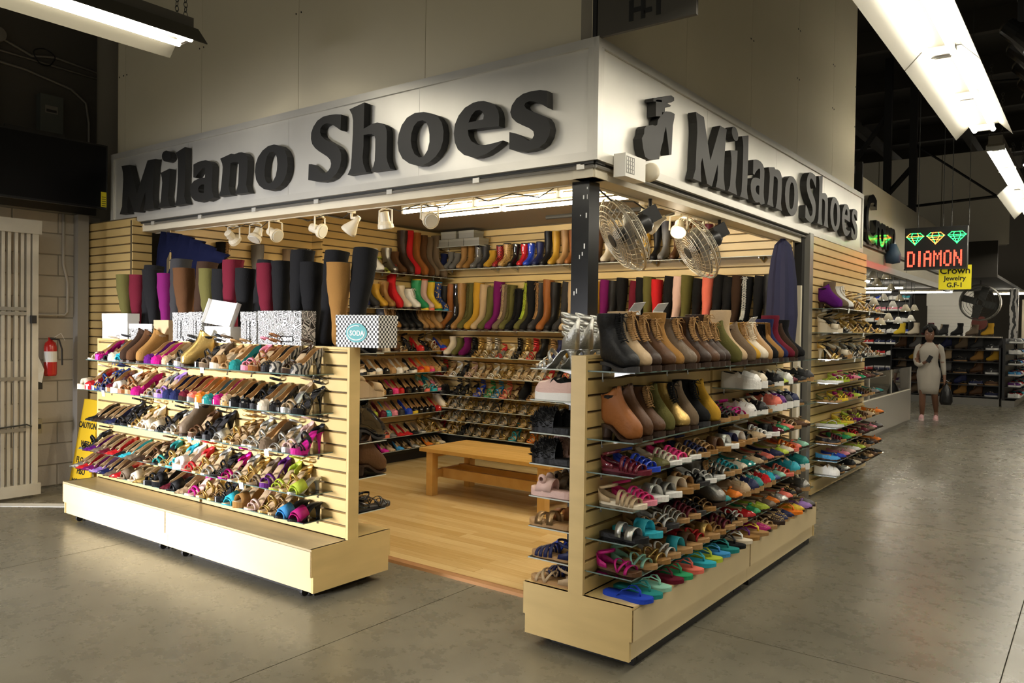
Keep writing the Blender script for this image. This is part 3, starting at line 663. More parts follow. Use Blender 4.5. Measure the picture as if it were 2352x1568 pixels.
tr2 = struct(MB().loft([[(.032, y, 0), (.022, y, .016), (-.012, y, .020), (-.03, y, .018), (-.03, y, 0)] for y in (0., 3.9)], 0, True, True, True).obj('trim_2', MATS['copper_wood_trim']))

PITCH = .0785
SLM = {}
def slats(parent, fr, u0, u1, z0, z1, m=None, th=.016, off=0, name='slat', phase=0):
    """slats as children; parent must sit at the world origin"""
    m = m or M_SLAT; z = z0+phase; L = u1-u0
    while z < z1-.012:
        h = min(PITCH-.008, z1-z); k = (round(L, 3), round(h, 4), th, m.name)
        if k not in SLM: SLM[k] = MB().add([(0, -L/2, 0), (th, -L/2, .003), (th, L/2, .003), (0, L/2, 0), (0, -L/2, h), (th, -L/2, h-.003), (th, L/2, h-.003), (0, L/2, h)],
                                            [(3, 2, 1, 0), (4, 5, 6, 7), (0, 1, 5, 4), (1, 2, 6, 5), (2, 3, 7, 6), (3, 0, 4, 7)]).mesh(name, [m])
        o = place(name, SLM[k], parent, fr.pt((u0+u1)/2, off, z), (0, 0, fr.rz))
        z += PITCH
def slat_wall(name, fr, u0, u1, z0, z1, thick=.05, m=None, label=None, phase=0):
    b = MB(); P = [fr.pt(u0, 0, 0), fr.pt(u1, 0, 0), fr.pt(u1, -thick, 0), fr.pt(u0, -thick, 0)]
    b.add([(p[0], p[1], z0) for p in P]+[(p[0], p[1], z1) for p in P], [(0, 1, 2, 3), (4, 7, 6, 5), (0, 4, 5, 1), (1, 5, 6, 2), (2, 6, 7, 3), (3, 7, 4, 0)])
    o = struct(b.obj(name, M_GROOVE), label); slats(o, fr, u0, u1, z0, z1, m, phase=phase); return o
F_LW = Frame(-4.35, 1.72, (0, 1), (1, 0)); F_LW1 = Frame(-4.52, .12, (0, 1), (1, 0)); F_BW = Frame(-4.35, 3.6, (1, 0), (0, -1))
F_ST = Frame(-4.52, 1.72, (1, 0), (0, -1)); F_BX = Frame(0, 3.97, (0, 1), (1, 0)); F_FA = Frame(-5.72, -.02, (1, 0), (0, -1)); F_FS = Frame(-4.82, -.02, (0, 1), (1, 0))
ZT = 2.74
slat_wall('wall_left', F_LW, 0, 1.88, .30, ZT, label='maple slatwall inside the shop on the left')
slat_wall('wall_left_front', F_LW1, 0, 1.60, .02, ZT)
slat_wall('wall_left_return', F_ST, 0, .17, .02, ZT)
slat_wall('wall_back', F_BW, 0, 4.30, .30, ZT, label='maple slatwall at the back of the shop')
slat_wall('wall_front_left', F_FA, 0, .88, .02, 2.535, .04)
slat_wall('wall_front_left_side', Frame(-4.84, -.06, (0, 1), (1, 0)), .0, .18, .02, 2.50, .03)
slat_wall('wall_outer_right', F_BX, 0, 2.17, .14, 2.49, .06)
# black slatted plinths under the inside walls
for nm, fr, u1 in (('baseboard_left', F_LW, 1.88), ('baseboard_back', F_BW, 4.3)):
    b = MB(); P = [fr.pt(0, .12, 0), fr.pt(u1, .12, 0), fr.pt(u1, -.02, 0), fr.pt(0, -.02, 0)]
    b.add([(p[0], p[1], .0) for p in P]+[(p[0], p[1], .30) for p in P], [(0, 1, 2, 3), (4, 7, 6, 5), (0, 4, 5, 1), (1, 5, 6, 2), (2, 6, 7, 3), (3, 7, 4, 0)])
    o = struct(b.obj(nm, M_KICK)); slats(o, fr, .0, u1, .10, .29, M_BLACKSLAT, .014, .12)
bo = struct(box('baseboard_outer_right', 0, 3.97, .02, .05, 6.14, .14, M_MAPLE))
# shop ceiling and the shop shell
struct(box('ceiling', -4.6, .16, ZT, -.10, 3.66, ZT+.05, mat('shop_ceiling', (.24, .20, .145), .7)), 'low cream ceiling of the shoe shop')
struct(box('wall_shop_back', -4.6, 3.66, 0, -.1, 3.72, 3.1, M_CREAM)); struct(box('wall_shop_left', -4.66, .16, 0, -4.58, 3.72, 3.1, M_CREAM))
# header below the signs, shutter guide and posts
struct(box('trim_3', -4.85, .03, 2.405, -.02, .16, 2.475, M_CREAM)); struct(box('trim_4', -.16, .02, 2.405, -.03, 3.86, 2.475, M_CREAM))
struct(box('trim_5', -4.85, .015, 2.475, -.0, .10, 2.492, M_DKSTEEL)); struct(box('trim_6', -.10, .0, 2.475, -.015, 3.9, 2.492, M_DKSTEEL))
struct(box('trim_7', -4.85, .16, 2.40, -.16, .18, ZT, M_CREAM)); struct(box('trim_8', -.18, .16, 2.40, -.16, 3.62, ZT, M_CREAM))
struct(MB().tube([(-4.75, .012, 2.462), (-.02, .012, 2.462)], .010, 6).obj('trim_9', M_STEEL)); struct(MB().tube([(-.012, .02, 2.462), (-.012, 3.85, 2.462)], .010, 6).obj('trim_10', M_STEEL))
for i in range(7): struct(sbox('trim_11', .05, .012, .03, M_ALUF, None, (-4.6+i*.75, .006, 2.45)))
pole = struct(MB().box(-.057, -.057, 0, .057, .057, 2.42).obj('column_1', M_BLACKP, None, (-.158, .158, .015)))
rnd = random.Random(2)
for i in range(16):
    z = rnd.uniform(.9, 2.35); x = rnd.uniform(-.05, .05)
    MB().box(-.003*rnd.uniform(.5, 2), -.0008, 0, .003*rnd.uniform(.5, 2), 0, rnd.uniform(.006, .03)).obj('scuff', M_PAPER, pole, (x, -.0572, z))
struct(box('column_2', -.10, 3.78, 0, -.02, 3.86, 2.47, M_KICK)); struct(box('column_3', -.02, 3.86, 0, .03, 3.97, 2.50, M_STEEL)); struct(box('column_4', -.06, 3.70, 0, .0, 3.74, 2.0, M_CREAM))
# tall warehouse walls above the signs, in panels
def up_panels(nm, fr, cuts, z0, z1):
    b = MB(); P = [fr.pt(cuts[0], -.012, 0), fr.pt(cuts[-1], -.012, 0), fr.pt(cuts[-1], -.08, 0), fr.pt(cuts[0], -.08, 0)]
    b.add([(p[0], p[1], z0) for p in P]+[(p[0], p[1], z1) for p in P], [(0, 1, 2, 3), (4, 7, 6, 5), (0, 4, 5, 1), (1, 5, 6, 2), (2, 6, 7, 3), (3, 7, 4, 0)])
    o = struct(b.obj(nm, M_MORTAR))
    for a, c in zip(cuts, cuts[1:]):
        L = c-a-.004; me = MB().box(-.012, -L/2, 0, 0, L/2, z1-z0).mesh('wall_panel', [M_WALLUP]); place('wall_panel', me, o, fr.pt((a+c)/2, 0, z0), (0, 0, fr.rz))
        for z in (3.9, 4.35): 
            for e in (a+.03, c-.03): sbox('screw', .004, .012, .012, M_DKSTEEL, o, fr.pt(e, .001, z))
F_UA = Frame(-5.35, .06, (1, 0), (0, -1)); F_UB = Frame(-.06, 0, (0, 1), (1, 0))
up_panels('wall_upper_front', F_UA, [0, .14, 1.42, 2.71, 4.01, 5.29], 3.06, 6.6); up_panels('wall_upper_right', F_UB, [.05, 1.27, 2.5, 3.7, 4.88, 5.80], 3.06, 6.6)
struct(box('corner_post', -.06, -.0, 3.06, -.0, .06, 6.6, M_WALLUP)) if False else None
# left warehouse wall in painted blocks
lw = struct(box('wall_far_left', -5.95, -9, 0, -5.765, 4, 6.6, M_MORTAR))
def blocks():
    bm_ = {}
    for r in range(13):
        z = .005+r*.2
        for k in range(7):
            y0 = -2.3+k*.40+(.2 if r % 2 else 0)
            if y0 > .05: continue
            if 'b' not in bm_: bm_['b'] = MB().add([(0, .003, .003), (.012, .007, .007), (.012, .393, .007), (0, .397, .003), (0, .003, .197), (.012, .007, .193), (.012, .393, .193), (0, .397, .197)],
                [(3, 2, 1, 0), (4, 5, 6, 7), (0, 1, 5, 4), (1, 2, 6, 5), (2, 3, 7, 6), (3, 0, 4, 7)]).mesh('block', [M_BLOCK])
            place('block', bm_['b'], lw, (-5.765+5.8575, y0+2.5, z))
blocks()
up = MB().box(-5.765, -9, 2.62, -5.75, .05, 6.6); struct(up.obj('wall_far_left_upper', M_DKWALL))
struct(box('trim_12', -5.76, -.16, 0, -5.66, -.06, 2.6, mat('grey_corner_post', (.30, .28, .25), .5)))
# roof and far end of the hall
M_ROOF = mat('dark_roof', (.028, .024, .018), .8)
struct(box('ceiling_hall', -9, -9, 6.6, 9, 40, 6.7, M_ROOF))
struct(box('wall_far_end', -9, 30, 0, 9, 30.2, 6.6, mat('far_wall', (.16, .14, .11), .7)))
struct(box('wall_far_right', 6.2, -2, 0, 6.3, 40, 6.6, mat('far_right_wall', (.22, .20, .17), .6)))
# ---------------------------------------------------------------- the two shop signs
LETTERS_A = LETTERS
def letter_mb(loops, mapf, d0, d1):
    """front polygon with optional hole, bridged, plus side walls"""
    b = MB()
    def area(p): return sum(p[i][0]*p[(i+1) % len(p)][1]-p[(i+1) % len(p)][0]*p[i][1] for i in range(len(p)))/2
    outer = loops[0] if area(loops[0]) > 0 else loops[0][::-1]
    inner = []
    for h in loops[1:]:
        h = h if area(h) < 0 else h[::-1]
        if min(q[1] for q in h) > max(q[1] for q in outer):      # separate piece (dot of the i)
            b.prism(h[::-1], mapf, d0, d1); continue
        inner.append(h)
    for lp in [outer]+inner:
        for k in range(len(lp)):
            p, q = lp[k], lp[(k+1) % len(lp)]
            b.add([mapf(*p, d0), mapf(*q, d0), mapf(*q, d1), mapf(*p, d1)], [(0, 1, 2, 3)])
    from mathutils.geometry import tessellate_polygon
    tris = tessellate_polygon([[Vector((p[0], p[1], 0)) for p in lp] for lp in [outer]+inner]); flat = [p for lp in [outer]+inner for p in lp]
    for d in (d0, d1): b.add([mapf(p[0], p[1], d) for p in flat], [tuple(t) for t in tris])
    return b
ZB, ZTOP = 2.49, 3.157
def sign(nm, label, along, length, cuts, letters):
    """along='x': face y=0 looking -y ; along='y': face x=0 looking +x"""
    r = empty(nm, (-length/2, -.0, ZB) if along == 'x' else (0, length/2, ZB), 0, label, 'sign')
    ox, oy = (length/2, 0) if along == 'x' else (0, -length/2)
    def bx(n, u0, u1, z0, z1, d0, d1, m):   # d measured outward
        if along == 'x': b = MB().box(u0, -d1, z0, u1, -d0, z1)
        else: b = MB().box(d0, u0, z0, d1, u1, z1)
        return b.obj(n, m, r, (ox, oy, -ZB))
    U = (lambda u: (-length+u)) if along == 'x' else (lambda u: u)
    for a, c in zip(cuts, cuts[1:]): bx('sign_panel', U(a)+.001, U(c)-.001, ZB+.05, ZTOP-.05, -.05, 0, M_ALU)
    t = .05
    bx('top_rail', U(0), U(length), ZTOP-t, ZTOP, -.05, .016, M_ALUF); bx('bottom_rail', U(0), U(length), ZB, ZB+t, -.05, .016, M_ALUF)
    bx('end_rail', U(0), U(t), ZB+t, ZTOP-t, -.05, .014, M_ALUF); bx('end_rail', U(length-t), U(length), ZB+t, ZTOP-t, -.05, .014, M_ALUF)
    for n, loops in letters:
        if along == 'x': f = lambda u, v, d: (u, -d, v)
        else: f = lambda u, v, d: (d, u, v)
        letter_mb(loops, f, .006, .062).obj('letter', M_LETTER, r, (ox, oy, -ZB))
    return r
LA = [(n, [[(x/1000, z/1000) for x, z in l] for l in lp]) for n, lp in LETTERS]
def mapB(x): return 1.135+(x/1000+5.063)*.906
LB_ = [(n, [[(mapB(x), z/1000-.004) for x, z in l] for l in lp]) for n, lp in LETTERS]
sign('shop_sign', 'brushed metal sign with large black letters over the left shop front', 'x', 5.33, [.05, 1.3, 2.66, 4.0, 5.28], LA)
sb_ = sign('shop_sign', 'brushed metal sign with black letters and shoe emblem on the right shop front', 'y', 5.95, [.05, 1.5, 2.96, 4.4, 5.9], LB_)
em = MB()
for lp in EMBLEM: em.prism([(u/1000, v/1000) for u, v in lp], lambda u, v, d: (d, u, v), .006, .062)
em.obj('shoe_emblem', M_LETTER, sb_, (0, -5.95/2, -ZB))
box('corner_strip', -.012, -.016, ZB, .018, .02, ZTOP, M_ALUF, None)
cs = [o for o in COL.objects if o.name.startswith('corner_strip')][0]; struct(cs); cs.name = 'trim_13'
# hanging aisle board
h1 = empty('aisle_board', (.29, 0, 3.15), 0, 'dark hanging aisle board reading H-1 at the shop corner', 'sign')
MB().box(-.285, -.012, 0, .285, .012, .62).obj('board', mat('aisle_board_grey', (.075, .068, .055), .6), h1)
for s_, x in (('H', -.045), ('-', .017), ('1', .078)):
    text(s_, .145, mat('board_black', (.008, .008, .007), .6), h1, (x, -.0135, .092), (PI/2, 0, 0), .001, 'lettering', bold=.006)
MB().box(-.03, -.015, -.02, -.006, .015, 3.2).obj('hanging_bar', M_KICK, h1, (-.285, 0, 0))
# emergency light
e = empty('emergency_light', (.02, .30, 2.42), 0, 'white emergency light box with grille and round lamp head under the right sign', 'lamp')
MB().box(0, -.14, 0, .075, .10, .13).obj('housing', M_WHITE, e); MB().lathe([(.001, 0), (.05, .0), (.058, .02), (.05, .045), (.03, .075), (.001, .08)], 16, 0, 'y', (.06, .17, .075)).obj('lamp_head', M_CREAM, e, None, True)
g = MB()
for i in range(5):
    g.box(.0755, -.13+i*.022, .02, .0775, -.126+i*.022, .115)
    g.box(.0755, -.13, .022+i*.022, .0775, -.038, .026+i*.022)
g.obj('grille', M_STEEL, e)
MB().box(-.02, .11, .06, .05, .13, .09).obj('arm', M_WHITE, e)

# ---------------------------------------------------------------- gondolas
def gondola(label, fr, u0, u1, end_lo, end_hi, group):
    """fr: centre line frame; u along, n outward (outer face). base .61 wide, panel .081 thick"""
    r = empty('display_gondola', fr.pt((u0+u1)/2, 0, 0), 0, label, 'display rack', group)
    inv = Vector(fr.pt((u0+u1)/2, 0, 0))
    def bx(n, a, c, d0, d1, z0, z1, m):
        p = [fr.pt(a, d0, 0), fr.pt(c, d1, 0)]
        x0, x1 = sorted((p[0][0], p[1][0])); y0, y1 = sorted((p[0][1], p[1][1]))
        return MB().box(x0, y0, z0, x1, y1, z1).obj(n, m, r, tuple(-inv))
    w_ = .305; zb, zt, zp = .056, .307, 1.4385
    bx('kick', u0+.10, u1-.02 if group[0] == 'r' else u1-.10, -.2, .2 if group[0] == 'l' else .262, 0, .2, M_KICK)
    for a in (u0+.14, u1-.14):
        for d in (-.24, .24):
            p = fr.pt(a, d, 0)
            MB().lathe([(.001, -.012), (.026, -.012), (.028, 0), (.026, .012), (.001, .012)], 12, 0, 'x' if abs(fr.a.x) > .5 else 'y', (p[0], p[1], .029)).obj('caster', M_KICK, r, tuple(-inv))
    for s_, mf in ((1, M_MAPLE_P), (-1, M_MAPLE)):
        bx('base_front_board', u0+.001, u1-.001, s_*(w_-.018), s_*w_, .148, zt-.012, mf); bx('base_lower_board', u0+.001, u1-.001, s_*(w_-.036), s_*(w_-.02), zb, .150, mf)
        bx('base_top_board', u0+.001, u1-.001, s_*.04, s_*w_, zt-.014, zt, M_BTOP if s_ > 0 and group.startswith('left') else M_MAPLE)
        bx('chipped_edge', u0+.0005, u0+.007, s_*(w_-.017), s_*(w_+.0006), .15, zt-.012, M_EDGE); bx('chipped_edge', u1-.007, u1-.0005, s_*(w_-.017), s_*(w_+.0006), .15, zt-.012, M_EDGE)
    for a, c, on in ((u0-.002, u0+.016, end_lo), (u1-.016, u1+.002, end_hi)):
        if on:
            bx('end_board', a, c, -w_+.014, w_-.014, zb, .15, M_MAPLE); bx('end_board_upper', a, c, -w_+.002, w_-.002, .15, zt, M_MAPLE)
            bx('end_post', a-.001, c+.001, -.0405, .0405, zt, zp, M_MAPLE)
    bx('core_panel', u0+.01, u1-.01, -.025, .025, zt, zp-.004, M_GROOVE); bx('top_cap', u0+.001, u1-.001, -.041, .041, zp-.014, zp, M_MAPLE)
    for s_ in (1, -1):
        f2 = Frame(fr.pt(0, .025*s_, 0)[0]-inv.x, fr.pt(0, .025*s_, 0)[1]-inv.y, tuple(fr.a), tuple(fr.n*s_))
        slats(r, f2, u0+.017, u1-.017, zt+.004, zp-.014)
    return r
F_L = Frame(-4.314, -.571, (1, 0), (0, -1)); F_R = Frame(.259, -.559, (0, 1), (1, 0))
gondola('pale maple display gondola at the left front, half nearer the block wall', F_L, 0, 1.507, True, False, 'left display gondolas')
gondola('pale maple display gondola at the left front, half beside the shop entrance', F_L, 1.507, 3.03, False, True, 'left display gondolas')
gondola('maple display gondola at the right front, half nearest the camera', F_R, 0, 1.488, True, False, 'right display gondolas')
gondola('maple display gondola at the right front, far half', F_R, 1.488, 2.865, False, True, 'right display gondolas')
LO = Frame(-4.314, -.611, (1, 0), (0, -1)); LI = Frame(-1.284, -.531, (-1, 0), (0, 1)); RO = Frame(.299, -.559, (0, 1), (1, 0)); RI = Frame(.219, -.559, (0, 1), (-1, 0))

# shelves and shoes: outer face of the left gondola
LROWS = [(1.28, "st cream, dp fuchsia m, st2 charcoal black, pu cream, mu turquoise silver, bo dkbrown s, bo brown s, bo camel s, pu purple s, pu1 fuchsia s, pu beige, sc black p, st1 silver, bo gold, sc1 black p, st1 taupe s, we tan s cream, st2 tan, pu1 teal s, st1 pink, sc1 cognac p, dp black, pu zebra, st1 dkbrown p, pu1 zebra"),
    (1.048, "we cream cream, pu red p, sc1 multi, st1 navy, pu burgundy p tan, we white white, sc1 cognac, st1 tan, pu1 magenta s, st beige, st2 grey, st1 lilac, pu navy s, pu1 navy s, pu burgundy s dkbrown, pu coral p grey, pu orange p, pu1 teal p, pu magenta p, pu beige leopard, pu black p, pu1 black p, sc1 black, pu1 cream p cream, pu black p, st1 beige silver, sc1 black p"),
    (.814, "pt1 black, pt dkbrown, pt1 charcoal purple, pt1 navy, st black, sc black p, st gold, st cream, mu1 cream, mu cream, sc black, st2 silver, st bronze, bo taupe, st1 brown, sc black p, st1 black, mu silver, sc gold, sc bronze, st2 silver, sc silver, pu taupe s, sc silver, st1 blush silver, sc1 black fuchsia"),
    (.581, "sc black, pt purple p, pt1 taupe, pt burgundy p, pt1 red p, pt black, pt1 turquoise, pt taupe, pt1 dkbrown, sc brown, st2 teal black, sc gold, st turquoise, we white white, st red, sc gold, st2 silver, sc black p, st fuchsia m, st silver, sc gold gold, st taupe, st1 purple, st lime, sc gold, mu lime silver"),
    (.425, "pt silver, pt1 red p, pt plum p, pt1 lilac p, pt navy p, pt1 taupe, pt red p, mu1 taupe, mu1 cream, pt gold, st1 black p, we black black, pt burgundy, mu1 black, pt1 beige, st fuchsia blush, sc gold, sc bronze gold, sc1 black p, mu turquoise, we camel camel, st blush, sc gold, sc bronze, mu skyblue black, mu magenta black")]
for i, (z, tk) in enumerate(LROWS):
    x0 = [.26, .12, .26, .14, .0][i]
    us = [x0, 1.0, 1.95, 2.90]
    shelf_run(LO, us, z, .215, '%s row of the left gondola front' % ordn(i+1), 'shelves of the left gondola front', M_GEDGE)
    shoe_row(LO, z, x0+.09, 2.80, tk, '%s row of left gondola' % ordn(i+1), 'left end', 'shoes on the left gondola front', .004, .07)
# inner face of the left gondola: only the end near the entrance shows
for i, (z, tk, u0) in enumerate([(1.125, 'we beige s beige, we tan s cream', .10), (.86, 'bo black p, bo silver', .09), (.648, 'bo brown, bo taupe s', .07), (.437, 'gl black p charcoal, fl black p', .06)]):
    shelf_run(LI, [.03, .95], z, .26, '%s row behind the left gondola' % ordn(i+1), 'shelves behind the left gondola', M_GEDGE2)
    shoe_row(LI, z, u0+.04, u0+.19, tk, '%s row behind left gondola' % ordn(i+1), 'entrance end', 'shoes behind the left gondola', .07, .06, 1.08)
# outer face of the right gondola
A_ = "la1 black black, la1 beige, la1 dkbrown, la brown, sb camel s, la taupe, fb brown s, la1 dkbrown, la brown, la1 dkbrown, la dkbrown, bo olive s, sb1 beige s, bo taupe s, la mustard s, la cream cream, bo tan, fb black s, fb camel s, sb navy s, sb1 burgundy s, bo dkbrown s, sb black s"
RROWS = [(1.37, 0, .10, 2.55, A_), (1.05, 0, .11, 2.62, "bo cognac, bo1 brown, la brown, bo olive s, la gold black, bo taupe s, la black s black, bo mustard s, gl1 black tan, gl1 charcoal tan, gl fuchsia, ox white white, ox black white, gl silver, sp coral, sp purple, sp charcoal, sp navy, fl black"),
    (1.215, 1, 1.60, 2.70, "sn white white, sn cream white, fl1 black, ox black white, fl lime, ox white white, fl burgundy, fl black, ox charcoal"),
    (.894, 0, .12, 2.68, "gl1 burgundy p burgundy, gl1 blue p blue, fl olive, gl1 cream white, gl1 hotpink white, gl1 bronze white, gl1 navy tan, gl1 tan camel, sl brown camel, sl silver white, sl navy camel, sl white camel, gl black tan, fl beige, gl1 white white, sl black white, fl burgundy p, fl green p, fl coral, gl beige, fl1 brown, fl bronze"),
    (.737, 0, .12, 2.68, "gl1 beige cream, gl1 hotpink pink, sl silver white, sl1 pewter white, sl cream camel, sl1 tan camel, gl black charcoal, gl white white, gl black white, gl1 silver tan, gl1 turquoise tan, fl cream, fl teal p, fl1 beige, fl black, fl1 coral, fl1 navy, fl lime, fl cream, gl1 orange coral, fl coral, fl mint"),
    (.582, 0, .12, 2.68, "sl1 silver black, sl turquoise turquoise, gl tan brown, gl white charcoal, gl1 silver tan, gl1 burgundy tan, gl1 black charcoal, gl bronze camel, la pewter, fl teal, fl orange, ox beige, ox navy, ox teal, ox red p, ox turquoise p, fl multi, fl mint, gl1 coral coral, ox turquoise, gl skyblue, sn teal"),
    (.426, 0, .12, 2.68, "gl magenta brown, gl mint tan, gl gold camel, gl white tan, sl turquoise tan, sl brown tan, gl red tan, sl gold tan, gl tan camel, gl1 burgundy tan, gl black, gl white tan, fl1 red p, fl green, fl1 lime, fl taupe, fl1 orange, fl silver, fl coral, ds black, fl dkbrown, ox pewter"),
    (.307, 2, .10, 2.74, "ff blue s, ff teal, ff mint, ff burgundy, ff green, ff coral, ff turquoise, ff lime, ff skyblue, ff teal, ff black, ff white cream, ff purple camel, ff yellow tan, ds magenta, gl beige tan, ds dkbrown, ds navy, fl1 navy, ff orange, fl1 yellow, fl lilac, fl1 grey")]
for i, (z, k, u0, u1, tk) in enumerate(RROWS):
    nm = ['top boot row', 'ankle boot row', 'white sneaker row', 'jelly sandal row', 'beige sandal row', 'jewelled slide row', 'rose sandal row', 'base row'][i]
    if k == 0: shelf_run(RO, [.01, 1.0, 1.92, 2.84], z, .25, '%s of the right gondola' % nm, 'shelves of the right gondola front', M_GEDGE)
    if k == 1: shelf_run(RO, [1.50, 2.84], z, .25, '%s of the right gondola' % nm, 'shelves of the right gondola front', M_GEDGE)
    shoe_row(RO, z, u0, u1, tk, '%s of right gondola' % nm, 'camera end', 'shoes on the right gondola front', .05 if k == 2 else .02 if i else .03, .09, 1.03 if i else 1.05, 0, -.32 if i < 2 else -.08)
# inner face of the right gondola
for i, (z, tk) in enumerate([(1.369, 'ts silver, ts1 silver, ts silver, ts1 gold'), (1.214, 'sn blush white, sn black white'), (1.052, 'fu black black, sn black black'), (.898, 'fu black, fu blush blush'), (.737, 'bd blush blush, bd taupe taupe'), (.587, 'sl1 bronze tan, sl1 cognac tan'), (.431, 'gl1 navy tan, gl blue tan'), (.307, 'gl beige tan, gl1 navy tan')]):
    if z > .31: shelf_run(RI, [.01, .90], z, .25, '%s row behind the right gondola' % ordn(i+1), 'shelves behind the right gondola', M_GEDGE2)
    shoe_row(RI, z, .075, .075+.125*(len(tk.split(','))-1), tk, '%s row behind right gondola' % ordn(i+1), 'camera end', 'shoes behind the right gondola', .012, .05, 1.02)
# ---------------------------------------------------------------- stock inside the shop
WG = 'shoes on the left inside wall'
LW = [(2.162, "sb white s, st lime, sb1 pewter, sb brown s, hb dkbrown, hb1 red s, hb cognac s, hb brown s, hb taupe s, hb1 taupe s", 'top', .62, 1.66),
    (1.767, "sb navy s, sb charcoal s, sb mustard, sb1 camel, hb red s, sb cream s, la white white, rb green yellow, rb blush coral, rb yellow green, rb multi skyblue", 'second', .42, 1.70),
    (1.531, "fl black, ox white white, ox yellow, la charcoal, la camel, la black, la black, la1 black, la tan, la camel, sb tan s, sb beige s", 'third', .42, 1.70),
    (1.289, "pu beige, bo taupe, pu cream, bo brown s, st cream tan, st2 black p, pu red p, sc black p, sc1 cream camel, pu blue p red", 'fourth', .46, 1.70),
    (1.042, "pu cream black, pu black cream, pu white cream, pu black p, pu tan, pu white p, pu cream zebra, dp black white, pu red orange, pu orange p, pu coral p hotpink, pu leopard, dp black", 'fifth', .40, 1.70),
    (.811, "pu black p, pu red p, pu red p coral, pu leopard, pu black p, pu hotpink p, pu red p, pu black p, pu1 black p, pu black p, st1 mint coral, st1 turquoise, st1 cream pink, pu beige blush", 'sixth', .38, 1.70),
    (.568, "pu hotpink p orange, pu taupe p, pu lime p, pu burgundy, pu turquoise p, pu pink p, pu charcoal, pu blue p, pu black p yellow, pu black p, pu1 black p, pu black p, pu red p, bo cream", 'seventh', .38, 1.70),
    (.33, "pt black, pu yellow gold, pu skyblue p, st1 coral p, pt grey, pt1 red s, pt red s, pt1 black, pt silver, st gold, sc gold, pt1 gold", 'eighth', .38, 1.68),
    (.174, "pt orange, pt1 black, pt burgundy s, pt1 fuchsia, pt beige, pt1 skyblue p, pt bronze, pt1 silver, pt gold, pt1 orange, pt gold, pt1 cream", 'bottom', .36, 1.66)]
for z, tk, nm, u0, u1 in LW:
    shelf_run(F_LW, [.08, .95, 1.80], z, .27, '%s row of the left inside wall' % nm, 'shelves of the left inside wall', M_GEDGE2)
    shoe_row(F_LW, z, u0, u1, tk, '%s row of left inside wall' % nm, 'left', WG, .035, .08)
BG = 'shoes on the back wall'
BW = [(2.256, "sb navy s, sb1 grey s, sb grey s, ta tan s, ta camel s, rb grey p, rb charcoal, sb mustard s, rb plaid, rb leopard, rb black p, rb red p, rb blue p, rb navy, ta black, ta mustard, ta tan, ta cognac, ta brown, ta tan, ta brown s, sb cream s, sb taupe s, ta grey s, ta pewter, ta mustard s, ta black, ta grey, ta brown, ta camel, ta cognac, hb burgundy", 'top', .10, 3.52, .78),
    (1.535, "ta1 black, ta1 cognac, ta1 black p, ta1 camel, tl1 olive s olive, ta1 mustard s, ta1 beige s, ta olive s, ta1 plum s, tl1 taupe s beige, tl1 olive s olive, tl black s, tl1 olive s lime, ta1 black s, tl1 charcoal, ta1 cognac, ta1 black, ta1 charcoal s, ta1 beige s, ta1 burgundy s, ta1 charcoal s, ta1 mustard s, ta1 plum s, ta1 black, ta1 black s, ta1 burgundy s, ta1 black s, ta1 olive s, ta1 red s, ta1 black s, ta1 blush s, ta1 olive s, ta1 black s, ta1 coral s, ta1 black s, ta1 black s, ta1 dkbrown s, tl1 black s silver, ta1 black s, ta1 black", 'second', .10, 4.10, 1.0),
    (1.224, "fb mustard s, sb cream s, sb olive s, sb plum s, ts black, ts gold, ts cream gold, ts silver, st2 red silver, st cream, ts black p, ts gold cream, ts red p, sb black, ts tan, sb navy, sb mustard, sb black s", 'third', .16, 1.95, .86),
    (.99, "sc red, st tan, st white, st2 black, st blush, st cream, st tan, st white, st cream gold, st gold, st cream, st beige, st cream, st white, st red, st black, sc coral, sc orange", 'fourth', .16, 1.95, .92),
    (.77, "fu black, fu black, sc black, sc black p, st black gold, sc blue, sc green, sc skyblue, sc coral, st brown, bo black s, st camel, st tan, sc bronze, st black, fu blush", 'fifth', .12, 1.95, .92),
    (.612, "sc black, st gold, sc silver, st silver, sc gold, sc pewter, st silver, sc charcoal, st gold, sc gold, sc silver, st gold, sc gold, st silver, sc gold, st gold", 'sixth', .12, 1.95, .92),
    (.464, "sc silver, st gold, sc silver, sc gold, st pewter, sc silver, sc gold, st silver, sc silver, st bronze, sc gold, st silver, sc gold, sc silver, st silver, sc gold", 'seventh', .12, 1.95, .92),
    (.302, "sc red, st gold, sc gold, sc black, st pewter, sc silver, st gold, sc silver, st gold, sc turquoise, st gold, sc orange, sc silver, st gold, sc gold, st coral", 'bottom', .12, 1.95, .92)]
for z, tk, nm, u0, u1, s_ in BW:
    us = [.06, 1.05, 2.05, 3.10, 4.20]
    if z < 1.4: tk = tk+', '+tk; u1 = 4.08
    shelf_run(F_BW, us, z, .27, '%s row of the back wall' % nm, 'shelves of the back wall', M_GEDGE2)
    shoe_row(F_BW, z, u0, u1, tk, '%s row of back wall' % nm, 'left', BG, .04, .08, s_, 0, 0, False, (-.16, -.04) if nm == 'second' else None)
# upper shelf with grey shoe boxes in the back corner
shelf_run(F_BW, [.02, .80], 2.53, .25, 'shelf of grey boxes in the back corner', 'shelves of the back wall', M_GEDGE2)
M_GBOX = mat('grey_shoe_box', (.30, .30, .26), .6)
for i in range(5):
    u, z = [(.18, 2.531), (.42, 2.531), (.66, 2.531), (.30, 2.622), (.58, 2.622)][i]
    r = empty('shoe_box', F_BW.pt(u, .14, z), 0, 'grey shoe box on the high corner shelf, %s from left' % ordn(i+1), 'box', 'grey shoe boxes in the back corner')
    MB().box(-.115, -.09, 0, .115, .09, .068).obj('box_body', M_GBOX, r); MB().box(-.118, -.093, .060, .118, .093, .088).obj('lid', mat('grey_box_lid', (.36, .36, .31), .6), r)
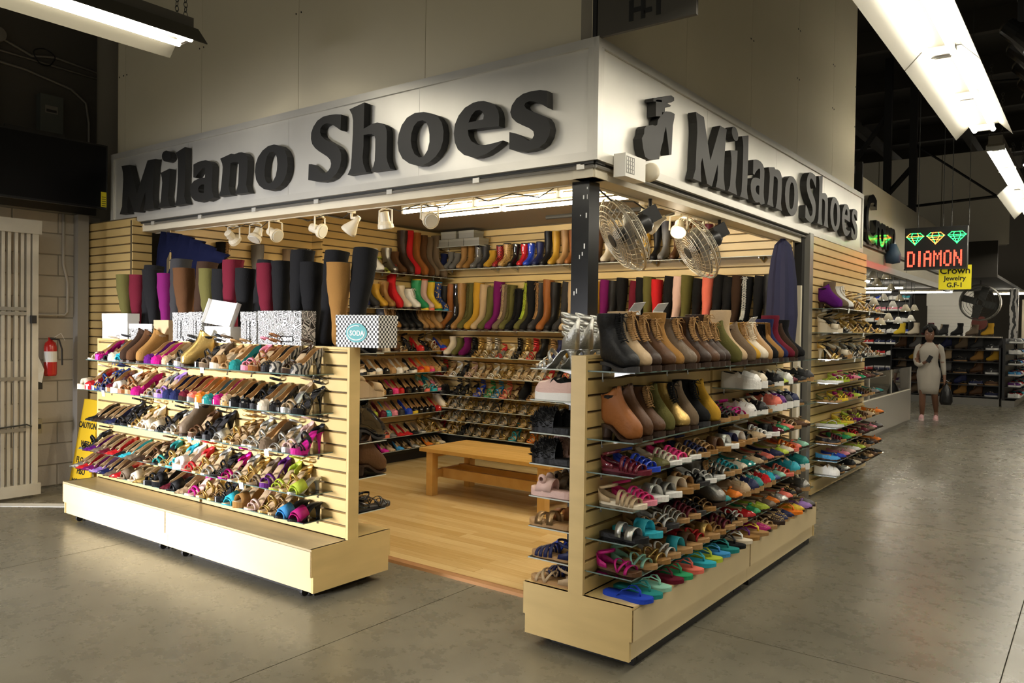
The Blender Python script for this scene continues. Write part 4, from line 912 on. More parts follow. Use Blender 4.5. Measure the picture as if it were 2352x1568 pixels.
# outer slatwall to the right of the shop
OG = 'shoes on the outer slatwall'
OW = [(1.797, "bo purple s, sb taupe s, la white white, st gold, sc gold, sc bronze, st2 gold, sc silver, st2 gold, sc bronze", 'top'), (1.568, "we cream cream, sc black, st2 silver, sc gold, st gold, sc bronze, st2 gold, sc black, sc gold, st2 gold"),
    (1.316, "st2 gold cream, sc black, we cream tan, sc silver, st2 pewter, sc black, st2 silver, sc pewter, sc silver, st2 bronze"), (1.091, "ff lime white, ff white lime, gl lime, gl magenta, fl pink, fl green p, fl burgundy, fl1 brown, fl black, fl taupe"),
    (.908, "gl olive, ff yellow, gl yellow, gl magenta, fl lime, gl1 navy, gl1 brown, gl olive, fl grey, fl1 teal"), (.669, "ff silver, ff lime, ff lime yellow, gl yellow tan, ff plum, gl lime, gl1 brown, fl beige, gl gold, fl orange"),
    (.513, "fl black, gl1 burgundy, fl green p, fl1 lime, gl red, fl dkbrown, fl burgundy, fl taupe, fl pink, fl grey"), (.353, "fl skyblue, fl1 blue, fl pink, fl blush, fl1 white, fl lime, gl tan, fl black, fl1 brown, fl orange"), (.212, "ox white white, fl black, fl silver, ox black, fl1 cream, fl taupe, fl black, fl bronze, fl brown, fl1 black")]
ONM = ['top', 'second', 'third', 'fourth', 'fifth', 'sixth', 'seventh', 'eighth', 'bottom']
for i, q in enumerate(OW):
    shelf_run(F_BX, [.03, 1.02, 2.06], q[0], .27, '%s row of the outer slatwall' % ONM[i], 'shelves of the outer slatwall', M_GEDGE)
    shoe_row(F_BX, q[0], .16, 1.94, q[1], '%s row of outer slatwall' % ONM[i], 'left', OG, .03, .09)
# tall boots standing on the high shelf behind the left gondola
TG = 'tall boots behind the left gondola'
shelf_run(LI, [.06, 1.02, 1.98, 2.95], 1.40, .26, 'top row behind the left gondola', 'shelves behind the left gondola', M_GEDGE2)
tb = "ta3 black s, ta2 camel s, ta3 black s, ta2 black s, ta3 black s, tl1 black s charcoal, ta2 burgundy s, ta3 black s, ta2 black s, ta3 burgundy s, ta2 black s, ta2 olive s, ta3 dkbrown s, ta2 brown s, ta3 charcoal s, ta2 plum s, ta2 black s, ta3 black s, ta2 burgundy s, ta2 olive s"
shoe_row(LI, 1.40, .12, 2.84, tb, 'tall boot row behind left gondola', 'entrance', TG, .02, .28, 1.04, 0, 0, False, (-.03, .03), (-.02, .12))
# a cut pair of calf boots at the entrance end
# price tags clipped to the shelf fronts
rt = random.Random(12)
for i, (fr, u, d, z, wh) in enumerate([(LO, 1.86, .22, 1.275, 'top row of left gondola'), (LO, .55, .22, 1.043, 'second row of left gondola, left'), (LO, 1.80, .22, 1.043, 'second row of left gondola, centre'), (LO, 1.72, .22, .809, 'third row of left gondola'), (LO, 2.55, .22, .809, 'third row of left gondola, right'), (LO, 2.30, .22, .576, 'fourth row of left gondola'),
        (F_BX, .35, .275, 1.79, 'top row of outer slatwall'), (F_BX, 1.2, .275, 1.79, 'top row of outer slatwall, right'), (F_BX, .95, .275, 1.56, 'second row of outer slatwall'), (F_BX, .62, .275, 1.31, 'third row of outer slatwall, left'), (F_BX, .9, .275, 1.31, 'third row of outer slatwall, right')]):
    o = MB().box(-.001, -.022, -.032, .001, .022, .012).obj('price_tag', M_PAPER, None, fr.pt(u, d, z), False, (0, .15, fr.rz))
    tag(o, 'small white price tag hanging from the '+wh, 'tag', 'price tags')
# tissue / card sheets in the tops of the boots on the right gondola
for i, (u, z) in enumerate([(.36, 1.66), (.62, 1.665), (1.98, 1.62)]):
    o = MB().loft([[(.0, -.06, -.05), (.0, .06, -.05), (-.002, .06, -.05), (-.002, -.06, -.05)], [(.0, -.06, .0), (.0, .06, .0), (-.002, .06, .0), (-.002, -.06, .0)], [(.03, -.06, .035), (.03, .06, .045), (.028, .06, .046), (.028, -.06, .036)]], 0, True, True, True).obj('boot_card', M_PAPER, None, RO.pt(u, .06, z), False, (0, 0, RO.rz))
    tag(o, 'white card sheet sticking out of %s on the right gondola' % ('the beige lace-up boots', 'the brown lace-up boots', 'the black fringed boot')[i], 'card', 'cards in boots')

# boxes along the top of the left gondola
M_DOOD = pattern_mat('doodle_box', 'spots', (.03, .03, .03), (.82, .82, .80), 38, .5)
def bx_doodle():
    m, nt, b = _new('doodle_print'); tc = N(nt, 'ShaderNodeTexCoord'); v = N(nt, 'ShaderNodeTexVoronoi'); v.feature = 'DISTANCE_TO_EDGE'; v.inputs['Scale'].default_value = 24; v.inputs['Randomness'].default_value = 1
    nt.links.new(tc.outputs['Object'], v.inputs['Vector']); wv = N(nt, 'ShaderNodeMath', operation='PINGPONG'); wv.inputs[1].default_value = .16; nt.links.new(v.outputs['Distance'], wv.inputs[0])
    r = N(nt, 'ShaderNodeValToRGB'); e = r.color_ramp.elements; e[0].position = .03; e[1].position = .05; e[0].color = (.82, .82, .80, 1); e[1].color = (.82, .82, .80, 1)
    e2 = r.color_ramp.elements.new(.055); e2.color = (.02, .02, .02, 1); e4 = r.color_ramp.elements.new(.135); e4.color = (.02, .02, .02, 1); e3 = r.color_ramp.elements.new(.145); e3.color = (.82, .82, .80, 1)
    nt.links.new(wv.outputs[0], r.inputs[0]); nt.links.new(r.outputs[0], b.inputs['Base Color']); b.inputs['Roughness'].default_value = .5; return m
M_DOOD = bx_doodle()
BXG = 'shoe boxes on the left gondola'
def shoe_box(x, y, z, L, W, H, rz, m, label, lidm=None, rx=0):
    r = empty('shoe_box', (x, y, z), rz, label, 'box', BXG); r.rotation_euler = (rx, 0, rz)
    MB().box(-L/2, -W/2, 0, L/2, W/2, H*.72).obj('box_body', m, r); MB().box(-L/2-.003, -W/2-.003, H*.70, L/2+.003, W/2+.003, H).obj('lid', lidm or m, r); return r
Z0 = 1.4390
shoe_box(-4.02, -.575, Z0, .40, .09, .20, 0, M_PAPER, 'tall plain white shoe box at the left end of the left gondola top')
shoe_box(-3.62, -.575, Z0, .28, .10, .12, .1, M_DOOD, 'low white box with black doodles and a plain lid on the left gondola', M_PAPER)
shoe_box(-3.32, -.575, Z0, .20, .10, .15, 0, M_CARD, 'tan cardboard box between white boxes on the left gondola')
b1 = shoe_box(-3.05, -.575, Z0, .18, .11, .205, .15, M_DOOD, 'upright doodle-print shoe box left of the open white lid')
b2 = shoe_box(-2.86, -.575, Z0, .19, .11, .21, -.1, M_DOOD, 'second upright doodle-print shoe box beside the open white lid')
b3 = shoe_box(-2.60, -.575, Z0, .30, .10, .11, 0, M_PAPER, 'white shoe box lying under the tilted lid on the left gondola')
ld = MB().box(-.17, -.005, 0, .17, .005, .17).box(-.17, -.03, 0, -.165, .005, .17).box(.165, -.03, 0, .17, .005, .17).obj('box_lid', M_PAPER, None, (-2.60, -.62, Z0+.118), False, (-.3, .10, 0)); tag(ld, 'plain white box lid tilted up on the left gondola top', 'box lid')
b4 = shoe_box(-2.24, -.575, Z0, .17, .11, .21, 0, M_DOOD, 'narrow upright doodle-print box right of the tilted white lid')
b5 = shoe_box(-1.92, -.575, Z0, .42, .11, .215, .03, M_DOOD, 'wide doodle-print shoe box at the right end of the left gondola top')
M_BLK = mat('label_black', (.015, .015, .015), .5)
for b_, px in ((b5, .06), (b4, 0), (b1, -.02), (b2, 0)):
    wd = .15 if b_ is b5 else .04
    MB().box(px-wd/2, -.0585, .02, px+wd/2, -.0565, .058 if b_ is b5 else .15).obj('black_label', M_BLK, b_)
    if b_ is b5: text('BAMBOO', .032, M_PAPER, b_, (px, -.0588, .039), (PI/2, 0, 0) if False else (PI/2, PI, 0), .0006, bold=.0015)
    else: text('BAMBOO', .030, M_PAPER, b_, (px, -.0588, .085), (PI/2, PI/2, 0), .0006, bold=.0012)
sd = shoe_box(-1.262, -.50, 1.4395, .34, .16, .19, .06, pattern_mat('checker_box', 'check', (.02, .02, .02), (.82, .82, .80), 70, .5), 'black and white checkered shoe box with teal oval at the gondola end', None)
ov = MB().lathe([(.001, -.0012), (.085, -.0012), (.085, .0012), (.001, .0012)], 28, 0, 'y', (0, 0, 0)); ov.v = [(x, y, z*.66) for x, y, z in ov.v]
ov.obj('teal_oval', mat('soda_teal', (.10, .36, .38), .5), sd, (0.0, -.0842, .085))
ri = MB().tube([(.068*math.cos(a), 0, .042*math.sin(a)) for a in [k*PI/16 for k in range(6, 34)]], .0035, 5); ri.obj('white_swoosh', M_PAPER, sd, (0, -.086, .085))
text('SODA', .042, M_PAPER, sd, (.005, -.0862, .082), (PI/2, 0, 0), .0005, bold=.001)
# ---------------------------------------------------------------- bench
bn = empty('bench', (-2.10, 1.93, .015), 0, 'low pine bench with slatted top in the middle of the shop floor', 'bench')
X0, X1, Y0, Y1 = -.70, .75, -.34, .34
for i in range(7): sbox('top_slat', X1-X0, .094, .032, M_BENCH, bn, ((X0+X1)/2, Y0+.049+i*.097, .405))
for x in (X0+.10, X1-.10): sbox('cross_rail', .07, .60, .05, M_BENCH, bn, (x, 0, .355))
for x in (X0+.10, X1-.10):
    for y in (-.27, .27): sbox('leg', .075, .075, .405, M_BENCH, bn, (x, y, 0))
    sbox('stretcher', .045, .47, .07, M_BENCH, bn, (x, 0, .16))
for y in (-.13, .13): sbox('long_stretcher', X1-X0-.2, .045, .09, M_BENCH, bn, ((X0+X1)/2, y, .15))

# ---------------------------------------------------------------- fluorescent tubes in the shop
for i, y in enumerate((1.47, 1.83, .72)):  # front row is added, hidden by the header, to brighten the shop
    for k in range(3):
        x0 = -2.92+k*.86+(.02 if i else 0); r = empty('shop_tube_light', (x0+.42, y, 2.60), 0, '%s fluorescent strip on the shop ceiling, %s' % (('middle', 'rear', 'added unseen front')[i], ('left', 'middle', 'right')[k]), 'lamp', 'shop fluorescent strips')
        MB().box(-.425, -.022, .052, .425, .022, .075).obj('housing', mat('strip_housing', (.34, .30, .22), .6), r); MB().box(-.03, -.015, .075, .03, .015, .14).obj('stem', M_CREAM, r); MB().cyl((-.41, 0, .018), (.41, 0, .018), .016, None, 12).obj('tube', M_TUBES, r, None, True)
        for s_ in (-1, 1): MB().box(-.009, -.018, 0, .009, .018, .05).obj('socket', M_WHITE, r, (s_*.418, 0, 0))
struct(MB().tube([(-2.0, 2.45, 2.62), (-.3, 2.45, 2.62)], .02, 8).obj('trim_14', M_DKSTEEL))
# ---------------------------------------------------------------- hall fluorescent fixtures
FX = {}
def hall_fixture(x, y0, y1, label, z=3.40, wings=True):
    r = empty('hall_light', (x, (y0+y1)/2, z), 0, label, 'lamp', 'long fluorescent fixtures of the hall'); L = y1-y0; h = L/2
    key = (round(L, 2), wings)
    if key not in FX:
        d = {}
        b = MB(); pr = [(-.215, -.098), (-.11, .012), (.11, .012), (.215, -.098), (.215, -.091), (.112, .02), (-.112, .02), (-.215, -.091)] if wings else [(-.07, .0), (.07, .0), (.07, .02), (-.07, .02)]
        b.loft([[(u, yy, v) for u, v in pr] for yy in (-h, h)], 0, True, True, True); d['reflector'] = b.mesh('reflector', [mat('white_enamel', (.085, .078, .058), .6)])
        d['housing'] = MB().box(-.06, -h, .02, .06, h, .10).mesh('housing', [mat('fixture_grey', (.12, .11, .09), .6)])
        n = 2; d['tube'] = MB().cyl((0, -h/n+.02, 0), (0, h/n-.02, 0), .019, None, 12).mesh('tube', [M_TUBEA], True); d['slot'] = MB().box(-.004, -.03, -.001, .004, .03, .001).mesh('slot', [M_KICK])
        d['bracket'] = MB().box(-.08, -.012, -.045, .08, .012, .012).mesh('bracket', [M_STEEL]); d['n'] = n; FX[key] = d
        ch = MB()
        for k in range(14): ch.tube([(.012*math.cos(a) if k % 2 else 0, 0 if k % 2 else .012*math.cos(a), .11+k*.03+.019*math.sin(a)) for a in [j*PI/4 for j in range(8)]], .0025, 4, closed=True)
        d['chain'] = ch.mesh('chain', [M_DKSTEEL])
    d = FX[key]
    for q in ('reflector', 'housing'): place(q, d[q], r)
    for s_ in (-.07, .07) if wings else (-.05, .05):
        for k in (-1, 1): place('tube', d['tube'], r, (s_, k*h/2, -.040))
    for k in (-1, 0, 1): place('bracket', d['bracket'], r, (0, k*(h-.02), 0))
    if wings:
        ns = int(L/.10)
        for s_ in (-.135, .135):
            for k in range(ns): place('slot', d['slot'], r, (s_, -h+.05+k*.10, -.0088)).rotation_euler = (0, .67 if s_ > 0 else -.67, 0)
    for k in (-1, 1):
        for s_ in (-.05, .05): place('chain', d['chain'], r, (s_, k*(h-.05), 0))
hall_fixture(-2.475, -3.37, -.93, 'fluorescent fixture on chains at the upper left before the sign')
hall_fixture(-2.475, -6.0, -3.5, 'fluorescent fixture continuing the upper left row towards the camera')
hall_fixture(1.37, 2.02, 4.31, 'long winged fluorescent fixture at the upper right, far section'); hall_fixture(1.37, -.40, 2.0, 'long winged fluorescent fixture at the upper right, near section')
hall_fixture(1.37, -3.0, -.6, 'winged fluorescent fixture above the camera aisle'); hall_fixture(1.37, 5.2, 7.7, 'bare twin-tube fluorescent strip behind the winged fixture', 3.40, False)
hall_fixture(1.37, 7.75, 10.2, 'third winged fluorescent fixture along the right aisle'); hall_fixture(1.37, 12.0, 14.4, 'fourth winged fluorescent fixture far along the right aisle'); hall_fixture(1.37, 15, 17.4, 'farthest winged fluorescent fixture along the right aisle')
for i, (p, q) in enumerate(((-3.2, -.8), (-.5, 1.9), (2.2, 4.6), (5, 7.4), (8, 10.4))): hall_fixture(4.2, p, q, 'added unseen fluorescent fixture beyond the right aisle, %s from the camera' % ordn(i+1))  # unseen row added to brighten the right gondola, floor and sign
hall_fixture(1.37, -6.2, -3.4, 'added unseen fluorescent fixture behind the camera in the right aisle'); hall_fixture(-.55, -6.6, -4.0, 'added unseen fluorescent fixture behind the camera facing the shop')  # unseen pair added behind the camera, more light on the right gondola
# black track spotlights at the far upper right
M_LENS = mat('lit_lens', (1, .98, .95), .4, emit=3)
tk = empty('spot_track', (1.80, 2.6, 3.60), 0, 'black lighting track at the upper right corner', 'track'); MB().box(-.02, -1.6, 0, .02, 1.9, .04).obj('rail', M_BLACK, tk); MB().box(-.01, -.01, .04, .01, .01, 2.8).obj('drop_rod', M_BLACK, tk)
for i in range(7):
    y = 1.98+i*.42
    r = empty('track_spotlight', (1.80, y, 3.60), 0, 'black track spotlight at the upper right, %s from the camera' % ordn(i+1), 'lamp', 'black track spotlights')
    MB().box(-.016, -.03, -.14, .016, .03, 0).obj('stem', M_BLACK, r)
    b = MB(); ax = Vector((.70, -.10, -.70)).normalized(); c = Vector((-.02, 0, -.19)); b.tube([c-ax*.09, c-ax*.07, c+ax*.02, c+ax*.13], [.04, .058, .062, .078], 18); b.obj('can', M_BLACK, r, None, False)
    MB().tube([c+ax*.131, c+ax*.135], [.068, .066], 18).obj('lens', M_LENS, r)

# ---------------------------------------------------------------- spot lamps over the shop front
M_BULB = mat('lit_bulb', (1, .88, .66), .4, emit=14); M_BULBOFF = mat('unlit_bulb', (.55, .54, .48), .15, coat=.4)
def spot(x, y, aim, label, lit, kind=0, z=2.43):
    r = empty('spot_lamp', (x, y, z), 0, label, 'lamp', 'spot lamps over the shop front'); ax = Vector(aim).normalized(); c = Vector((0, 0, -.13)); sd = ax.cross(Vector((0, 0, 1))).normalized()
    MB().box(-.022, -.022, -.025, .022, .022, .0).obj('mount', M_CREAM, r)
    if kind == 0:
        b = MB()
        for s_ in (-1, 1): b.tube([Vector((0, 0, -.02))+sd*.02*s_, Vector((0, 0, -.03))+sd*.062*s_, c+sd*.066*s_], .007, 5)
        b.obj('yoke', M_CREAM, r)
        MB().tube([c-ax*.09, c-ax*.085, c-ax*.02, c+ax*.005, c+ax*.03], [.02, .034, .036, .056, .058], 16).obj('can', M_CREAM, r, None, False)
        MB().tube([c+ax*.0305, c+ax*.036], [.050, .046], 16).obj('lens', M_BULB if lit else M_BULBOFF, r)
    else:
        MB().tube([(0, 0, -.02), (0, 0, -.06), c-ax*.09], .012, 6).obj('arm', M_CREAM, r)
        MB().tube([c-ax*.10, c-ax*.06, c+ax*.02, c+ax*.045], [.018, .022, .058, .062], 16).obj('bulb_shell', M_CREAM, r, None, True)
        MB().tube([c+ax*.0455, c+ax*.052], [.058, .03], 16).obj('lens', M_BULB if lit else M_BULBOFF, r)
    if lit:
        l = bpy.data.lights.new('spot_light', 'SPOT'); l.energy = 26; l.color = (1, .86, .62); l.spot_size = 1.5; l.spot_blend = .6; l.shadow_soft_size = .05
        o = bpy.data.objects.new('spot_light', l); COL.objects.link(o); o.parent = r; o.location = c+ax*.07; o.rotation_euler = ax.to_track_quat('-Z', 'Y').to_euler()
for x, aim, lit, k, nm in ((-3.75, (-.2, .8, -.5), True, 0, 'far left'), (-3.44, (.1, -.5, -.8), False, 0, 'second from left'), (-3.17, (.9, .0, -.4), False, 0, 'third from left'), (-2.62, (.9, .2, -.3), False, 0, 'above the khaki boot'), (-2.26, (-.55, -.2, -.7), True, 1, 'with a lit white reflector bulb'), (-1.90, (0, .2, -1), False, 0, 'pointing straight down'), (-1.47, (.85, -.35, -.35), False, 0, 'before the shop tubes')):
    spot(x, .26, aim, 'cream spot lamp over the left shop front, '+nm, lit, k)
for y, aim, lit, k, nm in ((1.06, (-.3, .4, -.8), False, 1, 'beside the near fan'), (1.22, (-.4, -.6, -.4), False, 1, 'between the two fans'), (1.62, (.2, -.6, -.6), True, 0, 'glowing above the far fan'), (1.92, (.5, -.8, -.2), False, 0, 'with a ribbed glass face'), (2.12, (.3, -.9, -.3), False, 0, 'with a dark socket')):
    spot(-.26, y, aim, 'cream spot lamp over the right shop front, '+nm, lit, k)
struct(MB().box(-.29, .4, 2.43, -.23, 3.5, 2.46).obj('trim_15', M_CREAM)); struct(MB().box(-4.6, .23, 2.43, -.35, .29, 2.46).obj('trim_16', M_CREAM))
# wires under the header
wr = MB().tube([(-.20, .25, 2.44), (-.21, .55, 2.36), (-.22, .85, 2.40), (-.22, 1.2, 2.33), (-.22, 1.45, 2.40)], .006, 5).obj('power_cable', M_BLACK); tag(wr, 'black power cable looping under the right shop header', 'cable')
for i, x in enumerate((-3.9, -2.9, -1.9, -1.1)):
    o = MB().tube([(x, .24, 2.43), (x+.15, .25, 2.38), (x+.35, .24, 2.41), (x+.55, .25, 2.37), (x+.7, .24, 2.43)], .004, 4).obj('power_cable', M_DKSTEEL); tag(o, 'thin brown cable sagging along the left shop header, %s from left' % ordn(i+1), 'cable', 'cables of the left header')

# ---------------------------------------------------------------- cage fans
FANM = {}
def fan(loc, aim, label, R=.255):
    ax = Vector(aim).normalized(); r = empty('cage_fan', loc, 0, label, 'fan', 'cage fans under the right header')
    q = ax.to_track_quat('Z', 'Y').to_euler()
    if not FANM:
        g = MB(); n = 26
        def prof(t, s_): # t 0..1 from hub to rim
            return R*(.16+.84*t), s_*(.075*(1-max(0, (t-.55)/.45)**2.2)+.005)
        for s_ in (1, -1):
            for i in range(9):
                rr, zz = prof(i/8, s_); g.tube([(rr*math.cos(2*PI*k/n), rr*math.sin(2*PI*k/n), zz) for k in range(n)], .0030 if i < 8 else .0060, 4, closed=True)
            for k in range(36 if s_ > 0 else 24):
                a = 2*PI*k/(36 if s_ > 0 else 24); g.tube([(prof(t, s_)[0]*math.cos(a+.25*t), prof(t, s_)[0]*math.sin(a+.25*t), prof(t, s_)[1]) for t in (0, .5, .8, 1)], .0024, 3, caps=False)
        FANM['guard'] = g.mesh('guard', [mat('fan_wire', (.42, .38, .30), .4, .6)])
        bl = MB(); rings = []
        for i in range(6):
            t = i/5; rr = .05+.17*t; w_ = .05+.065*math.sin(PI*(.25+.6*t)); 
            rings.append([(rr, -w_, .028-.0), (rr, w_, -.028), (rr+.002, w_, -.031), (rr+.002, -w_, .025)])
        bl.loft(rings, 0, True, True, True); FANM['blade'] = bl.mesh('blade', [mat('fan_blade', (.30, .30, .28), .3, .7)])
        FANM['hub'] = MB().lathe([(.001, .09), (.045, .088), (.05, .06), (.05, -.05), (.001, -.05)], 18).mesh('hub', [M_DKSTEEL])
        FANM['motor'] = MB().lathe([(.05, -.05), (.068, -.07), (.068, -.17), (.045, -.20), (.001, -.20)], 18).mesh('motor', [M_BLACK], True)
        FANM['box'] = MB().box(-.045, -.05, -.20, .045, .05, -.10).mesh('switch_box', [M_BLACK])
    for k in ('guard', 'hub', 'motor'): place(k, FANM[k], r, None, q)
    from mathutils import Euler
    Q = ax.to_track_quat('Z', 'Y')
    for k in range(3): place('blade', FANM['blade'], r, None, (Q @ Euler((0, 0, 2*PI*k/3)).to_quaternion()).to_euler())
    place('switch_box', FANM['box'], r, tuple(-ax*.05+Vector((0, 0, .03))), q)
    MB().tube([-ax*.15, Vector((-ax.x*.2, -ax.y*.2, 2.43-loc[2]-.08)), (-ax.x*.2, -ax.y*.2, 2.43-loc[2])], .012, 6).obj('mount_arm', M_BLACK, r)
fan((-.22, .72, 2.17), (-.62, -.62, -.50), 'wire cage fan hanging beside the black corner pole'); fan((-.22, 1.86, 2.19), (-.62, -.62, -.50), 'wire cage fan hanging under the middle of the right header')

# ---------------------------------------------------------------- hanging boots and the navy cloth under the left header
def hang(tok, loc, rz, tilt, where):
    place_shoe(tok, loc, rz, where, 'boots displayed under the left header', 1.0, tilt)
shelf_run(F_LW1, [.15, .85, 1.55], 1.86, .27, 'top row of the left front wall', 'shelves of the left front wall', M_GEDGE2)
shoe_row(F_LW1, 1.86, .30, 1.42, "ts dkbrown orange, tl black s tan, ts brown orange, ta grey s, ts coral, hb taupe s, tl charcoal s white", 'front wall row behind left gondola boots', 'left', 'boots on the left front wall', .03, .1)
dr = MB(); rings = []
for i in range(15):
    t = i/14; x = -4.62+1.02*t; zt_ = 2.40-.10*t-.30*t*t*.6; zb_ = 1.62+.42*t
    yy = .06+.035*math.sin(i*2.6)
    rings.append([(x+(-.35*(1-k/5)*(1-.3*t)), yy+.03*math.sin(i*2.6+k), zb_+(zt_-zb_)*k/5) for k in range(6)]+[(x+(-.35*(1-k/5)*(1-.3*t)), yy+.012+.03*math.sin(i*2.6+k), zb_+(zt_-zb_)*k/5) for k in range(5, -1, -1)])
dr.loft(rings, 0, True, True, True)
tag(dr.obj('navy_cloth', mat('navy_cloth', (.006, .008, .032), .85, spec=.1), None, (.0, .06, 0), True), 'navy blue pleated cloth draped under the left end of the header', 'cloth')
# folded navy parasol at the right end
pm = MB(); n = 18; rings = []
for z, R_ in ((1.42, .10), (1.7, .115), (2.0, .105), (2.2, .085), (2.33, .06), (2.38, .02), (2.44, .018)):
    rings.append([(R_*(1+.22*(k % 2))*math.cos(2*PI*k/n), R_*(1+.22*(k % 2))*math.sin(2*PI*k/n), z) for k in range(n)])
pm.loft(rings, 0, True, True, True); pr_ = empty('navy_garment', (-.085, 3.42, 0), 0, 'folded navy pleated fabric hanging at the right end of the shop', 'cloth')
pm.obj('fabric', mat('navy_fabric', (.012, .013, .045), .8), pr_, (0, 0, .02), False); MB().tube([(0, 0, 2.45), (0, 0, 2.74)], .006, 6).obj('hook', M_DKSTEEL, pr_)
# ---------------------------------------------------------------- left side: television, gate, extinguisher, conduits
tv = empty('television', (-5.32, -.62, 2.63), -PI/2+PI/2, 'large black television mounted at the upper left', 'television')
MB().box(-.02, -.56, 0, .02, .56, .60).obj('casing', mat('tv_black', (.006, .006, .007), .3), tv); MB().box(.0205, -.545, .018, .0215, .545, .585).obj('screen', mat('tv_screen', (.003, .003, .004), .35, spec=.2), tv)
MB().box(.021, .50, .02, .024, .55, .16).obj('yellow_energy_label', mat('label_yellow', (.85, .72, .02), .5), tv)
for i in range(5): MB().box(.0243, .506, .03+i*.02, .0246, .544, .036+i*.02).obj('print_line', mat('print_dark', (.05, .04, .01), .6), tv)
MB().box(-.40, -.03, .20, -.02, .03, .30).obj('wall_arm', M_DKSTEEL, tv); MB().box(-.03, -.3, .60, .0, .2, .63).obj('cable_shelf', M_KICK, tv); text('SAMSUNG' if False else '', .02, M_PAPER, tv, (.0225, 0, .008), (PI/2, 0, PI/2)) if False else None
gt = empty('folding_gate', (-5.37, -1.12, 0), 0, 'folded pale metal security gate standing at the left edge', 'gate')
M_GATE = mat('gate_paint', (.52, .49, .42), .4, .2, noise=.12, nscale=4)
MB().box(-.06, -.55, 2.34, .045, .50, 2.46).obj('top_rail', M_GATE, gt); MB().box(-.06, -.55, .03, .045, .50, .13).obj('bottom_rail', M_GATE, gt)
sbox('end_post', .06, .05, 2.24, M_GATE, gt, (0, .455, .12)); sbox('end_post', .05, .03, 2.24, M_GATE, gt, (.0, .40, .12))
for i in range(17): sbox('gate_slat', .030, .026, 2.22, M_GATE, gt, (.012*(i % 2), .355-i*.052, .12))
for z in (.60, 1.05, 1.62, 1.66): sbox('cross_strap', .012, .80, .03, M_STEEL, gt, (.032, -.02, z))
MB().box(.03, .41, 1.55, .07, .45, 1.62).obj('latch', M_KICK, gt); MB().tube([(.035, -.2, .62), (.05, .38, .66), (.05, .42, .64)], .007, 5).obj('bolt', M_DKSTEEL, gt)
fx = empty('fire_extinguisher', (-5.67, -.40, 1.06), 0, 'red fire extinguisher hanging on the painted block wall', 'extinguisher')
MB().lathe([(.001, 0), (.05, .0), (.055, .02), (.055, .27), (.045, .31), (.02, .33), (.02, .36), (.001, .36)], 18).obj('cylinder', mat('extinguisher_red', (.50, .018, .015), .25, coat=.4), fx, None, True)
MB().lathe([(.0556, .13), (.0562, .13), (.0562, .23), (.0556, .23)], 18).obj('paper_label', M_PAPER, fx); MB().box(-.015, -.012, .345, .08, .012, .36).obj('handle', M_DKSTEEL, fx); MB().tube([(.02, 0, .345), (.06, .05, .34), (.075, .07, .25), (.07, .075, .10)], .008, 6).obj('hose', M_KICK, fx); MB().tube([(0, .02, .35), (.03, .08, .40), (.02, .12, .33)], .003, 4).obj('cable_tie', M_PAPER, fx)
bg = empty('wall_bag', (-5.68, -.52, 1.02), 0, 'small white and black bag hanging beside the fire extinguisher', 'bag')
MB().loft([[(-.03, -.06, .0), (.04, -.07, .02), (.05, .03, -.02), (-.02, .04, -.02)], [(-.02, -.07, .13), (.05, -.06, .14), (.05, .05, .10), (-.02, .05, .10)], [(-.01, -.05, .26), (.02, -.05, .27), (.02, .0, .25), (-.01, .0, .25)]], 0, True, True, True).obj('white_pouch', M_PAPER, bg); MB().box(-.02, -.06, -.08, .04, .04, .02).obj('black_pouch', M_KICK, bg)
bt = empty('wall_outlet', (-5.745, -.50, .52), 0, 'grey outlet box with a plug low on the block wall', 'outlet'); MB().box(0, -.04, 0, .05, .04, .14).obj('box_body', M_STEEL, bt); MB().box(.05, -.02, .05, .08, .02, .09).obj('plug', M_KICK, bt)
# conduits on the left wall
M_COND = mat('conduit_paint', (.42, .38, .31), .5)
def cond(pts, label, r=.013, m=None): tag(MB().tube(pts, r, 6).obj('conduit', m or M_COND, None, None, True), label, 'pipe', 'conduits on the left wall')
xw = -5.735
cond([(xw, -1.3, 1.63), (xw, -.25, 1.63), (xw, -.22, 1.66), (xw, -.22, 1.95), (xw, -.26, 2.12), (xw, -.26, 2.6)], 'painted conduit bending up the block wall beside the extinguisher')
MC = mat('dark_conduit', (.15, .135, .11), .5)
cond([(xw, -2, 4.22), (xw, -.95, 4.16), (xw, -.55, 4.02), (xw, -.35, 4.06), (xw, .04, 4.02)], 'thin conduit rising over the television, uppermost with a bend', .012, MC)
cond([(xw, -2, 4.07), (xw, -.9, 4.0), (xw, .04, 3.96)], 'thin straight conduit below the uppermost one on the dark wall', .010, MC)
cond([(xw, -2, 3.98), (xw, -.6, 3.88), (xw, -.2, 3.80), (xw, -.06, 3.70), (xw, -.03, 3.5), (xw, -.03, 2.7)], 'conduit curving down the dark wall beside the sign end', .012, MC)
cond([(xw, -1.05, 2.7), (xw, -1.05, 6.5)], 'vertical conduit on the dark wall, left one', .016, MC); cond([(xw, -.83, 2.7), (xw, -.83, 4.1)], 'vertical conduit ending at the round junction box', .014, MC); cond([(xw, -.42, 2.9), (xw, -.40, 3.3)], 'short flexible conduit under the grey switch box', .009, MC)
jb = MB().lathe([(.001, .05), (.065, .045), (.07, 0), (.001, 0)], 14, 0, 'x', (xw-.01, -.83, 4.13)).obj('junction_box', MC); tag(jb, 'round junction box on the dark wall over the television', 'box')
sw = empty('switch_box', (-5.75, -.40, 3.32), 0, 'dark grey electrical switch box with a pale label above the television', 'box'); MB().box(0, -.10, 0, .09, .10, .36).obj('box_body', mat('switch_grey', (.055, .06, .05), .5), sw); MB().box(.0905, -.06, .19, .092, .05, .26).obj('label_frame', MC, sw); MB().box(.092, -.05, .20, .093, .04, .225).obj('label_window', M_KICK, sw)
